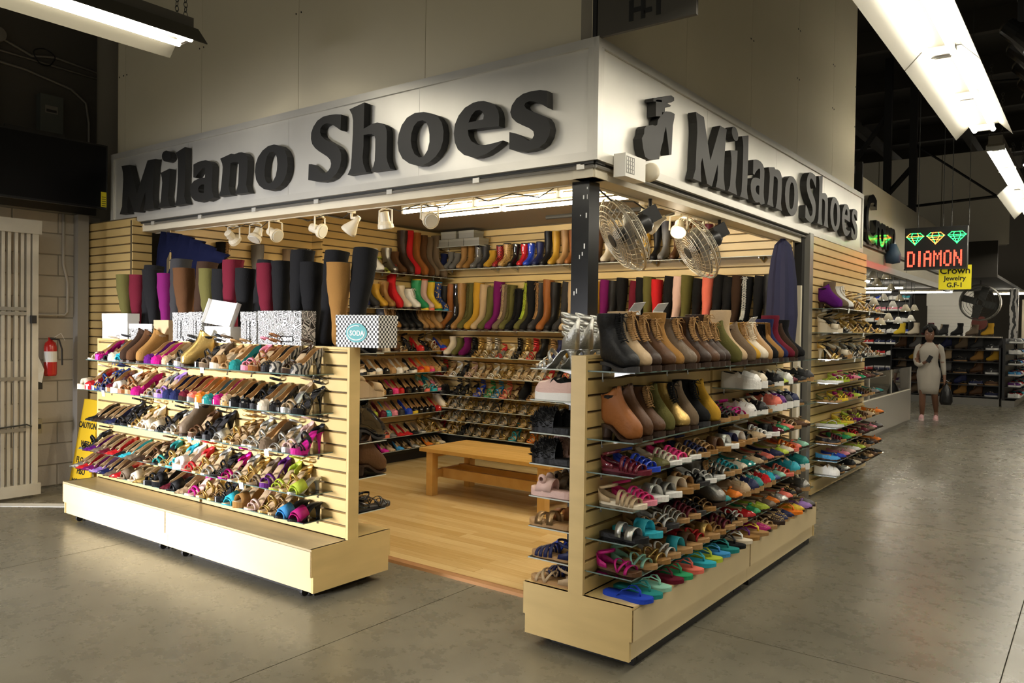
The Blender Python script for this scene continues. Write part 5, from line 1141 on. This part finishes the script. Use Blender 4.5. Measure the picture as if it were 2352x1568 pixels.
cl = MB().tube([(xw+.03, -.45+.09*math.cos(a)*(1+.12*math.sin(3*a)), 4.03+.075*math.sin(a)) for a in [k*PI/10 for k in range(46)]], .006, 5).obj('cable_coil', M_KICK); tag(cl, 'black coil of cable hung on the conduits', 'cable')
sl_ = struct(MB().add([(-5.74, -1.30, 0), (-5.60, -1.32, 0), (-4.50, -.46, 0), (-4.62, -.40, 0), (-5.74, -1.30, .004), (-5.60, -1.32, .004), (-4.50, -.46, .004), (-4.62, -.40, .004)], [(3, 2, 1, 0), (4, 5, 6, 7), (0, 1, 5, 4), (1, 2, 6, 5), (2, 3, 7, 6), (3, 0, 4, 7)]).obj('painted_daylight_strip', mat('painted_daylight_white', (.85, .84, .80), .5)))  # white sheet painted in place of the daylight streak on the floor
# wet floor sign
ws = empty('wet_floor_sign', (-5.22, -.22, 0), 0, 'yellow folding wet floor sign behind the left end of the gondola', 'sign')
for s_, ro in ((-1, .14), (1, -.14)):
    p = MB().add([(-.20, -.006, 0), (.20, -.006, 0), (.14, -.006, .86), (-.14, -.006, .86), (-.20, .006, 0), (.20, .006, 0), (.14, .006, .86), (-.14, .006, .86)], [(0, 1, 2, 3), (7, 6, 5, 4), (0, 4, 5, 1), (1, 5, 6, 2), (2, 6, 7, 3), (3, 7, 4, 0)]).obj('panel', M_YEL, ws, (0, s_*.125, 0), False, (-ro, 0, 0))
    if s_ < 0:
        for t_, z in (('CAUTION', .62), ('WET', .45), ('FLOOR', .30), ('PISO', .20), ('MOJADO', .10)): text(t_, .075, M_BLK, p, (0, -.0075, z), (PI/2, 0, 0), .0008, bold=.002)
# ---------------------------------------------------------------- jewellery shop next door
M_FASC = mat('fascia_tan', (.30, .265, .18), .6, noise=.06, nscale=2); M_GLOSSBLK = mat('gloss_black', (.01, .01, .01), .12, coat=.5)
nf = empty('neighbour_sign', (-.08, 9.4, 2.45), 0, 'tan fascia with glossy black letters over the jewellery shop', 'sign')
MB().box(-.05, -3.35, 0, .0, 3.6, .98).obj('fascia', M_FASC, nf); MB().box(-.05, -3.35, -.08, .03, 3.6, .0).obj('bottom_rail', M_STEEL, nf); MB().box(-.02, -3.40, .0, .06, -3.36, 1.1).obj('corner_pipe', M_KICK, nf)
yy = -3.18
for ch, wd, sz in (('C', .42, .82), ('r', .24, .62), ('o', .28, .62), ('w', .38, .62), ('n', .28, .62)):
    me = text_mesh(ch, sz*1.0, .035, bold=.012); me.materials.clear(); me.materials.append(M_GLOSSBLK)
    o = place('letter', me, nf, (.04, yy+wd/2, .46 if ch == 'C' else .40), (PI/2, 0, PI/2)); yy += wd
bbag = MB().lathe([(.001, 0), (.09, .02), (.10, .12), (.04, .26), (.001, .27)], 10).obj('blue_pouch', mat('blue_pouch', (.03, .06, .10), .6), None, (.02, 7.55, 2.48), True); tag(bbag, 'dark blue cloth pouch hanging under the jewellery sign', 'bag')
# red-green LED board
M_LR = mat('led_red', (1, .035, .018), .5, emit=7); M_LG = mat('led_green', (.03, 1, .16), .5, emit=4); M_LO = mat('led_orange', (1, .28, .04), .5, emit=4.5)
led = empty('led_board', (.445, 8.0, 2.43), 0, 'black LED board with three diamonds and red letters DIAMON', 'sign')
MB().box(-.37, 0, 0, .37, .10, .56).obj('housing', mat('led_case', (.012, .012, .012), .4), led); MB().box(-.375, -.01, -.005, .375, .0, .015).obj('frame_bar', M_DKSTEEL, led)
F5 = {'D': ['1110', '1001', '1001', '1001', '1001', '1001', '1110'], 'I': ['1', '1', '1', '1', '1', '1', '1'], 'A': ['0110', '1001', '1001', '1111', '1001', '1001', '1001'], 'M': ['10001', '11011', '10101', '10101', '10001', '10001', '10001'], 'O': ['0110', '1001', '1001', '1001', '1001', '1001', '0110'], 'N': ['10001', '11001', '11001', '10101', '10011', '10011', '10001']}
x = -.335; ps = .0128
for ch, wd in (('D', .115), ('I', .085), ('A', .115), ('M', .12), ('O', .115), ('N', .12)):
    b = MB(); g_ = F5[ch]; cw = (wd-.022)/len(g_[0]) if ch != 'I' else .03
    for rI, row in enumerate(g_):
        for cI, v in enumerate(row):
            if v == '1':
                for sx in (0, 1):
                    for sz in (0, 1):
                        u, zz = x+cI*cw+sx*cw*.5+(.02 if ch == 'I' else 0), .235-rI*.030-sz*.015; b.box(u, -.004, zz, u+cw*.34, -.001, zz+.0105)
    b.obj('led_letter', M_LR, led); x += wd
for i, (cx, m1, m2) in enumerate(((-.245, M_LG, M_LO), (-.0, M_LO, M_LG), (.25, M_LG, M_LG))):
    A, Bq = MB(), MB()
    pts = []
    w2, h2 = .105, .07
    segs = [((-w2, .02), (-.06, .06)), ((-.06, .06), (.06, .06)), ((.06, .06), (w2, .02)), ((-w2, .02), (w2, .02)), ((-w2, .02), (0, -.09)), ((w2, .02), (0, -.09)), ((-.045, .02), (0, -.085)), ((.045, .02), (0, -.085)), ((-.045, .02), (-.03, .06)), ((.045, .02), (.03, .06)), ((-.075, .0), (.075, .0)), ((-.05, -.03), (.05, -.03))]
    for k, (p, q) in enumerate(segs):
        L_ = math.hypot(q[0]-p[0], q[1]-p[1]); n_ = max(2, int(L_/.0135))
        for j in range(n_+1):
            u, v = cx+p[0]+(q[0]-p[0])*j/n_, .425+p[1]+(q[1]-p[1])*j/n_; (A if k % 3 else Bq).box(u-.004, -.004, v-.004, u+.004, -.001, v+.004)
    A.obj('led_diamond', m1, led); Bq.obj('led_diamond_facets', m2, led)
for s_ in (-.22, .18): MB().tube([(s_, .05, .56), (s_, .05, 3.85)], .005, 4).obj('hanging_rod', M_DKSTEEL, led)
ys = empty('yellow_sign', (.665, 8.115, 2.165), 0, 'yellow hanging sign with three lines of black lettering below the LED board', 'sign')
[MB().tube([(s_, .006, .31), (s_, .006, 4.1)], .004, 4).obj('hanging_rod', M_DKSTEEL, ys) for s_ in (-.15, .15)]; MB().box(-.19, 0, 0, .19, .012, .32).obj('panel', mat('sign_yellow', (.86, .74, .02), .5, emit=.12), ys)
for t_, z, sz in (('Crown', .245, .125), ('Jewelry', .145, .085), ('G.F-1', .055, .085)): text(t_, sz, M_BLK, ys, (0, -.001, z), (PI/2, 0, 0), .001, bold=.002)
# glass counter
ct = empty('glass_counter', (-.72, 9.2, 0), 0, 'aluminium jewellery counter with a glass showcase top', 'counter')
MB().box(-.30, -2.3, .08, .30, 2.3, .60).obj('body', mat('counter_alu', (.42, .40, .36), .35, .4), ct); MB().box(-.28, -2.26, 0, .26, 2.26, .08).obj('kick', M_STEEL, ct); MB().box(-.29, -2.29, .60, .29, 2.29, .62).obj('display_floor', mat('display_white', (.8, .76, .62), .5), ct)
for nm, q in (('front_glass', (.285, -2.3, .62, .293, 2.3, .99)), ('end_glass', (-.30, -2.3, .62, .285, -2.292, .99)), ('top_glass', (-.30, -2.3, .99, .30, 2.3, 1.0))): MB().box(*q).obj(nm, M_CASE, ct)
for y in (-2.3, -.8, .7, 2.27): MB().box(.28, y, .60, .30, y+.02, 1.0).obj('glass_frame', M_ALUF, ct)
rj = random.Random(8)
for i in range(14):
    o = MB().box(-.07, -.05, 0, .07, .05, .012+.03*rj.random()).obj('jewel_tray', mat(('tray_cream', 'tray_gold', 'tray_white')[i % 3], ((.7, .6, .4), (.55, .38, .08), (.78, .78, .75))[i % 3], .5), None, (-.75+.2*(i % 2), 7.1+.3*i, .6205)); tag(o, 'small jewellery tray in the glass counter, %s from the near end' % ordn(i+1), 'tray', 'jewellery trays')
dc = empty('display_tower', (-.62, 6.75, 1.002), 0, 'upright glass jewellery case standing on the near end of the counter', 'display case'); MB().box(-.2, -.25, 0, .2, .25, .02).obj('base', M_ALUF, dc); MB().box(-.2, -.25, .02, .2, .25, .30).obj('glass_case', M_CASE, dc); MB().box(-.2, -.25, .30, .2, .25, .32).obj('cap', M_CARD, dc); MB().box(-.15, -.2, .02, .12, .2, .10).obj('lit_cushion', mat('cushion', (.8, .68, .42), .6), dc)
pf = empty('poster_stand', (-.55, 6.45, 1.002), 0, 'white notice card standing at the near end of the counter', 'card'); MB().box(-.12, -.006, 0, .12, .006, .40).obj('card', M_PAPER, pf); MB().box(-.10, -.03, 0, .10, .03, .008).obj('foot', M_PAPER, pf)
mq = empty('gold_boot_display', (-.3, 7.3, 1.002), 0, '', 'boot') if False else None
# pendant lamps of the jewellery shop
for i, (x, y, z) in enumerate([(-0.24, 7.6, 2.3), (-0.39, 8.6, 2.27), (-0.3, 8.0, 1.96), (-0.46, 9.4, 2.08), (-0.27, 8.8, 1.77), (-0.52, 10.2, 2.28), (-0.29, 9.6, 1.73), (-0.08, 9.0, 1.9), (-0.54, 11.0, 2.14), (-0.29, 10.6, 1.78), (-0.41, 9.0, 1.7), (-0.38, 11.4, 1.98), (-0.43, 9.9, 1.99), (-0.39, 9.2, 2.4)]):
    r = empty('pendant_lamp', (x, y, z), 0, 'small cone pendant lamp in the jewellery shop, %s from the slatwall' % ordn(i+1), 'lamp', 'pendant lamps of the jewellery shop')
    MB().lathe([(.02, .10), (.03, .09), (.075, 0), (.07, 0), (.025, .085)], 14).obj('shade', M_CREAM if i % 3 else M_WHITE, r, None, True); MB().lathe([(.001, .05), (.022, .04), (.026, .015), (.001, -.002)], 10).obj('bulb', M_BULB, r, None, True); MB().tube([(0, 0, .10), (0, 0, 2.62-z)], .004, 4).obj('cord', M_DKSTEEL, r)
struct(box('ceiling_neighbour', -4.5, 6.2, 2.62, -.05, 13, 2.66, mat('neighbour_ceiling', (.10, .09, .07), .7))); struct(box('wall_neighbour_left', -2.6, 6.14, 0, -.08, 6.18, 3.0, M_CREAM))
for i in range(3):
    r = empty('shop_tube_light', (-1.3, 8.2+1.7*i, 2.54), 0, 'fluorescent strip in the jewellery shop, %s from the slatwall' % ordn(i+1), 'lamp', 'strips of the jewellery shop'); MB().box(-.03, -.6, .02, .03, .6, .07).obj('housing', M_CREAM, r); MB().cyl((0, -.58, 0), (0, .58, 0), .016, None, 8).obj('tube', M_TUBEA, r)
# ---------------------------------------------------------------- far boot rack and sneaker wall
M_RACK = mat('rack_black', (.016, .016, .018), .5); M_RKGREY = mat('rack_plinth', (.24, .23, .21), .4, .3)
def far_rack(nm, label, x0, x1, y, zs, cols, toks, sc, depth, face='x'):
    r = empty(nm, ((x0+x1)/2, y, 0), 0, label, 'display rack'); hw_ = (x1-x0)/2
    MB().box(-hw_, 0, 0, hw_, .5, .16).obj('plinth', M_RKGREY, r); MB().box(-hw_, .44, .16, hw_, .5, zs[-1]+.30).obj('back_board', M_RACK, r)
    for s_ in (-1, 1): MB().box(s_*hw_-.015, 0, .16, s_*hw_+.015, .5, zs[-1]+.05).obj('side_board', M_RACK, r)
    for z in zs: MB().box(-hw_, .02, z-.02, hw_, .44, z).obj('shelf_board', M_RACK, r)
    rr = random.Random(int(y*10)); k = 0
    for zi, z in enumerate(zs):
        for c in range(cols):
            t = toks[rr.randrange(len(toks))] if isinstance(toks, list) else toks
            xx = x0+(x1-x0)*(c+.5)/cols
            place_shoe(t, (xx+.12*sc, y+.20, z+.001), PI, 'far %s, %s row up, %s from left' % ('boot rack' if nm == 'boot_rack' else 'shoe wall', ordn(zi+1), ordn(c+1)), 'shoes on the '+('far boot rack' if nm == 'boot_rack' else 'far shoe wall'), sc)
    return r
far_rack('boot_rack', 'black rack of work boots behind the walking woman', -1.75, .45, 16.6, [.20, .45, .70, .97, 1.24], 7, ['la brown', 'la mustard s', 'la grey s', 'la charcoal', 'ox brown', 'ox navy white', 'la camel s', 'sp charcoal', 'ox skyblue white', 'bo navy', 'la taupe s', 'ox black', 'fl black', 'la beige s'], 1.15, .5)
far_rack('shoe_wall', 'far wall rack crowded with colourful sneakers above the counter', -4.6, -1.9, 19.5, [1.0, 1.3, 1.6, 1.9, 2.2, 2.5], 9, ['sp white', 'sp red', 'sp blue', 'sp black', 'sn white', 'sp skyblue', 'sp orange', 'sp turquoise', 'sp navy', 'sp pink'], 1.15, .5)
# side of the boot rack, facing the aisle
sr = empty('sneaker_rack', (.72, 17.6, 0), 0, 'black side rack of small sneakers along the right aisle', 'display rack')
MB().box(-.22, -1.0, 0, .02, 4.0, .14).obj('plinth', M_RKGREY, sr); MB().box(-.22, -1.0, .14, -.17, 4.0, 1.5).obj('back_board', M_RACK, sr)
SRT = ['sp white', 'sp black', 'sp pink', 'sn red', 'sp skyblue', 'sp grey', 'sn black white', 'sp purple', 'sn white', 'sp turquoise']
for zi, z in enumerate((.20, .44, .68, .92, 1.16, 1.40)):
    MB().box(-.18, -1.0, z-.015, .10, 4.0, z).obj('shelf_board', M_RACK, sr)
    for c in range(12): place_shoe(SRT[(c*3+zi*7) % 10], (.60, 16.75+c*.36, z+.001), 0, 'aisle sneaker rack, %s row up, %s from near end' % (ordn(zi+1), ordn(c+1)), 'shoes on the aisle sneaker rack', 1.0)
bt_ = ['la yellow', 'sb cream', 'sb burgundy', 'sb mustard', 'la camel']
for i, t in enumerate(['sb yellow s', 'sb cream s', 'sb burgundy s', 'la charcoal', 'sb black', 'la taupe', 'sb mustard s']):
    place_shoe(t, (-1.5+.3*i, 16.85, 1.545), PI, 'top of the far boot rack, %s from left' % ordn(i+1), 'boots on top of the far rack', 1.1)
MB0 = MB().box(-1.75, 0, 0, .45, .42, .03); 
o = MB0.obj('rack_top', M_CHROME, [q for q in COL.objects if q.name == 'boot_rack'][0], (.65, .02, 1.51))
mr = empty('standing_mirror', (.0, 17.0, 1.545), 0, 'round reddish display mirror on the far boot rack', 'mirror'); MB().lathe([(.001, -.01), (.16, -.012), (.16, .012), (.001, .01)], 20, 0, 'y', (0, 0, .30)).obj('disc', mat('mirror_red', (.16, .04, .03), .3), mr); MB().box(-.03, -.03, 0, .03, .03, .14).obj('foot', M_KICK, mr)
# white roller shutter and far lit shop
sh = empty('roller_shutter', (-1.05, 20.2, 0), 0, 'white closed roller shutter in the far background', 'shutter')
MB().box(-.55, .0, 2.35, .55, .1, 2.9).obj('shutter_box', M_WHITE, sh)
for i in range(24): sbox('shutter_slat', 1.06, .03, .086, M_WHITE, sh, (0, .05, .30+i*.088))
struct(box('wall_far_shop', .4, 23.0, .0, 6, 23.1, 2.6, mat('lit_far_wall', (.75, .66, .50), .6)))
for i in range(5):
    r = empty('shop_tube_light', (1.2+.9*i, 22.2, 2.45), 0, 'bright fluorescent strip in the farthest shop, %s from left' % ordn(i+1), 'lamp', 'strips of the farthest shop'); MB().box(-.43, -.03, .02, .43, .03, .06).obj('housing', M_CREAM, r); MB().cyl((-.42, 0, 0), (.42, 0, 0), .022, None, 8).obj('tube', M_TUBEA, r)
for i, (x, y) in enumerate(((-2.6, 17.8), (-1.3, 18.2), (-2.0, 16.0), (-3.4, 18.4), (.6, 19.6))):
    r = empty('shop_tube_light', (x, y, 2.62), 0, 'fluorescent strip over the far shoe racks, %s of five' % ordn(i+1), 'lamp', 'strips over the far racks'); MB().box(-.6, -.03, .02, .6, .03, .06).obj('housing', M_CREAM, r); MB().cyl((-.58, 0, 0), (.58, 0, 0), .02, None, 8).obj('tube', M_TUBEA, r)
struct(box('ceiling_far_shops', -6, 14.6, 2.72, .55, 22, 2.78, M_ROOF)); struct(box('wall_far_fascia', -6, 14.55, 2.72, .55, 14.65, 3.45, M_ROOF)); wfp = struct(box('wall_far_panels', -7, 15.5, 3.45, .62, 15.6, 5.45, M_MORTAR)); [sbox('wall_panel', 1.25, .02, 1.98, mat('pale_far_panel', (.60, .55, .44), .6), wfp, (-3.1+1.265*i, -.06, .01)) for i in range(6)]
struct(box('column_5', .42, 18.9, 0, .60, 19.08, 2.7, pattern_mat('zebra_column', 'stripes', (.03, .03, .03), (.55, .53, .5), 3, .5))); struct(box('column_6', .95, 20.6, 0, 1.1, 20.75, 2.7, MATS['zebra_column']))
wf_ = empty('drum_fan', (.18, 15.4, 2.25), 0, 'large dark drum fan hanging in the far background', 'fan'); MB().lathe([(.36, -.16), (.38, -.16), (.38, .16), (.36, .16)], 26, 0, 'y').obj('drum', M_STEEL, wf_, None, True)
for k in range(4): MB().box(.05, -.01, -.07, .34, .01, .07).obj('blade', M_DKSTEEL, wf_, (0, 0, 0), False, (0, k*PI/2+.3, 0))
gr = MB()
for i in range(6): gr.tube([((.06+.06*i)*math.cos(2*PI*k/20), -.16, (.06+.06*i)*math.sin(2*PI*k/20)) for k in range(20)], .004, 4, closed=True)
gr.obj('guard', M_DKSTEEL, wf_); MB().tube([(0, 0, .38), (0, 0, .9)], .012, 6).obj('hanger', M_DKSTEEL, wf_)
# trusses and posts above the jewellery shop
for i, (x, y) in enumerate(((-.98, 12.0), (-.55, 12.0))): struct(box('column_7', x-.06, y-.06, 3.0, x+.06, y+.06, 6.6, M_KICK))
def brace(nm, a, c, r=.05): struct(MB().tube([a, c], r, 4).obj(nm, M_KICK))
brace('trim_17', (-2.6, 12, 3.3), (-.98, 12, 5.6)); brace('trim_18', (-1.6, 12, 3.4), (-.55, 12, 4.6)); brace('trim_19', (-.55, 12, 5.0), (.8, 12, 3.9), .02); brace('trim_20', (-1.0, 12, 3.85), (1.0, 12, 3.95), .025); brace('trim_21', (-.55, 12, 6.0), (4, 12, 5.6), .03)
for i in range(9): struct(box('trim_22', -8, 8+i*2.4, 6.25, 6, 8.14+i*2.4, 6.6, mat('roof_beam', (.045, .038, .028), .8)))
for i in range(4): struct(box('trim_23', -4.2+i*1.9, 6, 6.05, -4.08+i*1.9, 30, 6.3, MATS['roof_beam']))
for i in range(5):
    r = empty('roof_tube_light', (-3.2+i*1.0, 21.2, 6.1), 0, 'small bright roof strip light seen through the trusses, %s from left' % ordn(i+1), 'lamp', 'roof strip lights'); MB().box(-.35, -.04, .02, .35, .04, .07).obj('housing', M_DKSTEEL, r); MB().cyl((-.33, 0, 0), (.33, 0, 0), .025, None, 8).obj('tube', M_TUBEA, r)
# ---------------------------------------------------------------- the walking woman
def person():
    r = empty('person', (-.28, 12.35, 0), 0, 'woman in a grey-beige knee-length dress walking with a phone and a black bag', 'person'); r.rotation_euler = (0, 0, .10)
    r.scale = (.97, .97, .97)
    # facing -y ; her right is -x
    V = [(0, 0, .93), (0, .0, 1.08), (0, .0, 1.25), (0, .01, 1.38), (0, .01, 1.45), (0, -.005, 1.53)]; rad = [(.15, .12), (.12, .095), (.125, .10), (.09, .07), (.05, .05), (.05, .055)]
    E_ = [(i, i+1) for i in range(5)]
    def chain(root, pts):
        p = root
        for co, rr in pts: V.append(co); rad.append(rr); E_.append((p, len(V)-1)); p = len(V)-1
        return p
    chain(0, [((-.085, -.02, .84), (.10, .10)), ((-.095, -.08, .50), (.062, .062)), ((-.095, -.04, .28), (.056, .06)), ((-.10, .03, .09), (.036, .036)), ((-.10, -.03, .05), (.034, .03)), ((-.105, -.14, .035), (.034, .022))])
    chain(0, [((.085, .0, .84), (.10, .10)), ((.105, -.05, .50), (.062, .062)), ((.12, .10, .30), (.056, .06)), ((.125, .20, .14), (.036, .036)), ((.125, .15, .08), (.034, .03)), ((.13, .05, .045), (.034, .022))])
    h1 = chain(3, [((-.17, .01, 1.37), (.06, .06)), ((-.215, .02, 1.14), (.048, .048)), ((-.16, -.13, 1.02), (.036, .036)), ((-.05, -.20, 1.10), (.028, .028)), ((.005, -.215, 1.135), (.030, .018))])
    h2 = chain(3, [((.17, .01, 1.37), (.06, .06)), ((.225, .03, 1.12), (.046, .046)), ((.255, -.02, .90), (.033, .033)), ((.265, -.05, .80), (.027, .027)), ((.268, -.06, .74), (.018, .030))])
    for k in range(4): chain(h1, [((.035, -.215+.0, 1.155-.016*k), (.008, .008)), ((.052, -.232, 1.150-.016*k), (.008, .008))])
    chain(h1, [((.0, -.24, 1.155), (.009, .009)), ((.015, -.255, 1.165), (.008, .008))])
    for k in range(4): chain(h2, [((.268, -.085+.017*k, .70), (.008, .008)), ((.262, -.085+.017*k, .675), (.008, .008))])
    chain(h2, [((.262, -.095, .735), (.009, .009)), ((.258, -.105, .70), (.008, .008))])
    me = bpy.data.meshes.new('body'); me.from_pydata(V, E_, []); M_SKIN = mat('brown_skin', (.20, .095, .055), .5); me.materials.append(M_SKIN)
    o = place('body', me, r); md = o.modifiers.new('skin', 'SKIN'); 
    for i, d in enumerate(me.skin_vertices[0].data): d.radius = rad[i]; d.use_root = (i == 0)
    s_ = o.modifiers.new('sub', 'SUBSURF'); s_.levels = 1; s_.render_levels = 2
    # head with face
    hd = MB(); rings = []
    for z, rx, ry, cy in ((1.49, .034, .038, -.01), (1.508, .060, .068, -.02), (1.545, .073, .088, -.012), (1.59, .081, .097, -.005), (1.64, .082, .100, 0), (1.69, .070, .088, .004), (1.725, .045, .055, .006), (1.74, .008, .01, .006)):
        rings.append([(rx*math.sin(2*PI*k/16), cy-ry*math.cos(2*PI*k/16), z) for k in range(16)])
    hd.loft(rings, 0, True, True, True); hd.obj('head', M_SKIN, r, None, True)
    MB().add([(-.012, -.098, 1.575), (.012, -.095, 1.575), (0, -.118, 1.578), (-.005, -.094, 1.615), (.005, -.094, 1.615)], [(0, 1, 2), (0, 2, 3), (1, 4, 2), (2, 4, 3)]).obj('nose', M_SKIN, r)
    for sx in (-1, 1):
        MB().lathe([(.001, -.003), (.010, 0), (.001, .003)], 8, 0, 'y', (sx*.032, -.092, 1.612)).obj('eye', M_PAPER, r); MB().lathe([(.001, -.003), (.006, 0), (.001, .003)], 8, 0, 'y', (sx*.030, -.0945, 1.612)).obj('iris', M_KICK, r)
        MB().box(-.018, -.004, 0, .018, .004, .006).obj('eyebrow', M_KICK, r, (sx*.031, -.092, 1.635)); MB().lathe([(.001, -.012), (.018, -.004), (.018, .004), (.001, .012)], 8, 0, 'x', (sx*.074, .002, 1.60)).obj('ear', M_SKIN, r)
    MB().lathe([(.001, -.006), (.012, 0), (.001, .006)], 8, 0, 'y', (0, -.087, 1.548)).obj('smile', M_PAPER, r, (0, 0, 0)).scale = (1.9, 1, 1)
    hair = MB(); rg = random.Random(4)
    for i in range(46):
        a, b_ = rg.uniform(0, 2*PI), rg.uniform(-.35, 1.2); c = Vector((.112*math.cos(a)*math.cos(b_), .02+.11*math.sin(a)*math.cos(b_), 1.665+.105*math.sin(b_)))
        if c.y < -.05 and c.z < 1.685: continue
        R_ = rg.uniform(.032, .048); hair.lathe([(.001, -R_), (R_*.75, -R_*.65), (R_, 0), (R_*.75, R_*.65), (.001, R_)], 8, 0, 'z', tuple(c))
    hair.lathe([(.001, -.02), (.06, .0), (.085, .05), (.07, .10), (.03, .13), (.001, .135)], 12, 0, 'z', (.01, .05, 1.69)); hair.obj('hair', mat('black_hair', (.008, .007, .006), .7), r, None, True)
    # dress
    M_DR = mat('dress_jersey', (.42, .385, .33), .7, bump=.3, bscale=25); dr = MB(); rings = []
    for z, rx, ry, cy in ((.50, .168, .135, -.02), (.60, .178, .150, -.02), (.72, .190, .165, -.005), (.84, .205, .180, .01), (.93, .200, .175, .015), (1.02, .165, .145, .008), (1.10, .148, .128, 0), (1.18, .155, .135, -.005), (1.27, .168, .145, -.01), (1.34, .172, .125, 0), (1.40, .145, .095, .005), (1.44, .085, .075, .008), (1.465, .062, .064, .006)):
        rings.append([(rx*math.sin(2*PI*k/22), cy-ry*math.cos(2*PI*k/22)*(1+(.04*math.sin(z*55+k) if z < 1.1 else 0)), z) for k in range(22)])
    dr.loft([[(p[0]*.97, p[1]*.97, p[2]) for p in rings[0]]]+rings, 0, True); dr.obj('dress', M_DR, r, None, True)
    sl = MB().tube([(-.13, .01, 1.40), (-.18, .01, 1.36), (-.215, .02, 1.24), (-.22, .02, 1.13), (-.195, -.06, 1.06), (-.15, -.14, 1.03), (-.085, -.185, 1.075)], [.055, .060, .052, .049, .046, .040, .033], 12); sl.obj('sleeve', M_DR, r, None, True)
    MB().tube([(.13, .01, 1.40), (.18, .01, 1.36), (.215, .02, 1.22), (.228, .03, 1.10), (.245, .0, .97), (.258, -.03, .86)], [.055, .060, .051, .047, .041, .034], 12).obj('sleeve', M_DR, r, None, True)
    # shoes
    for (x, y, z, pit) in ((-.10, -.06, 0, 0), (.128, .12, .015, .18)):
        l = Last(.25, 'flat', .004, .03, .01); u, li = shell_meshes(l, .5, .075, .062, .085, .036); M_PK = mat('pink_sneaker', (.78, .45, .46), .6)
        g = empty('shoe', (x, y+.12, z)) if False else None
        a = u.obj('sneaker_upper', M_PK, r, (x, y+.10, z+.002), True, (0, pit, -PI/2)); sole_mesh(l, True, 1.06, .004).obj('sneaker_sole', mat('pink_sole', (.80, .60, .58), .6), a)
    ph = empty('phone', (0, 0, 0)) if False else None
    return r
pw = person()
p = MB().box(-.036, -.005, -.07, .036, .005, .07).obj('phone', mat('phone_black', (.01, .01, .012), .2), None, (-.235, 12.10, 1.125), False, (-.5, .5, .2)); tag(p, 'dark phone held in the woman\'s raised hand', 'phone')
bgp = empty('shopping_bag', (.01, 12.33, .30), 0, 'black plastic bag hanging from the woman\'s lowered hand', 'bag')
MB().loft([[(.09*math.cos(2*PI*k/12)*w_, .05*math.sin(2*PI*k/12)*w_, z) for k in range(12)] for z, w_ in ((0, .9), (.06, 1.2), (.18, 1.15), (.28, .8), (.36, .3), (.40, .2))], 0, True, True, True).obj('sack', mat('bag_black', (.012, .012, .013), .25), bgp, None, True)
MB().tube([(-.015, 0, .38), (-.03, 0, .42), (0, 0, .44), (.03, 0, .42), (.015, 0, .38)], .006, 5).obj('handle', MATS['bag_black'], bgp)
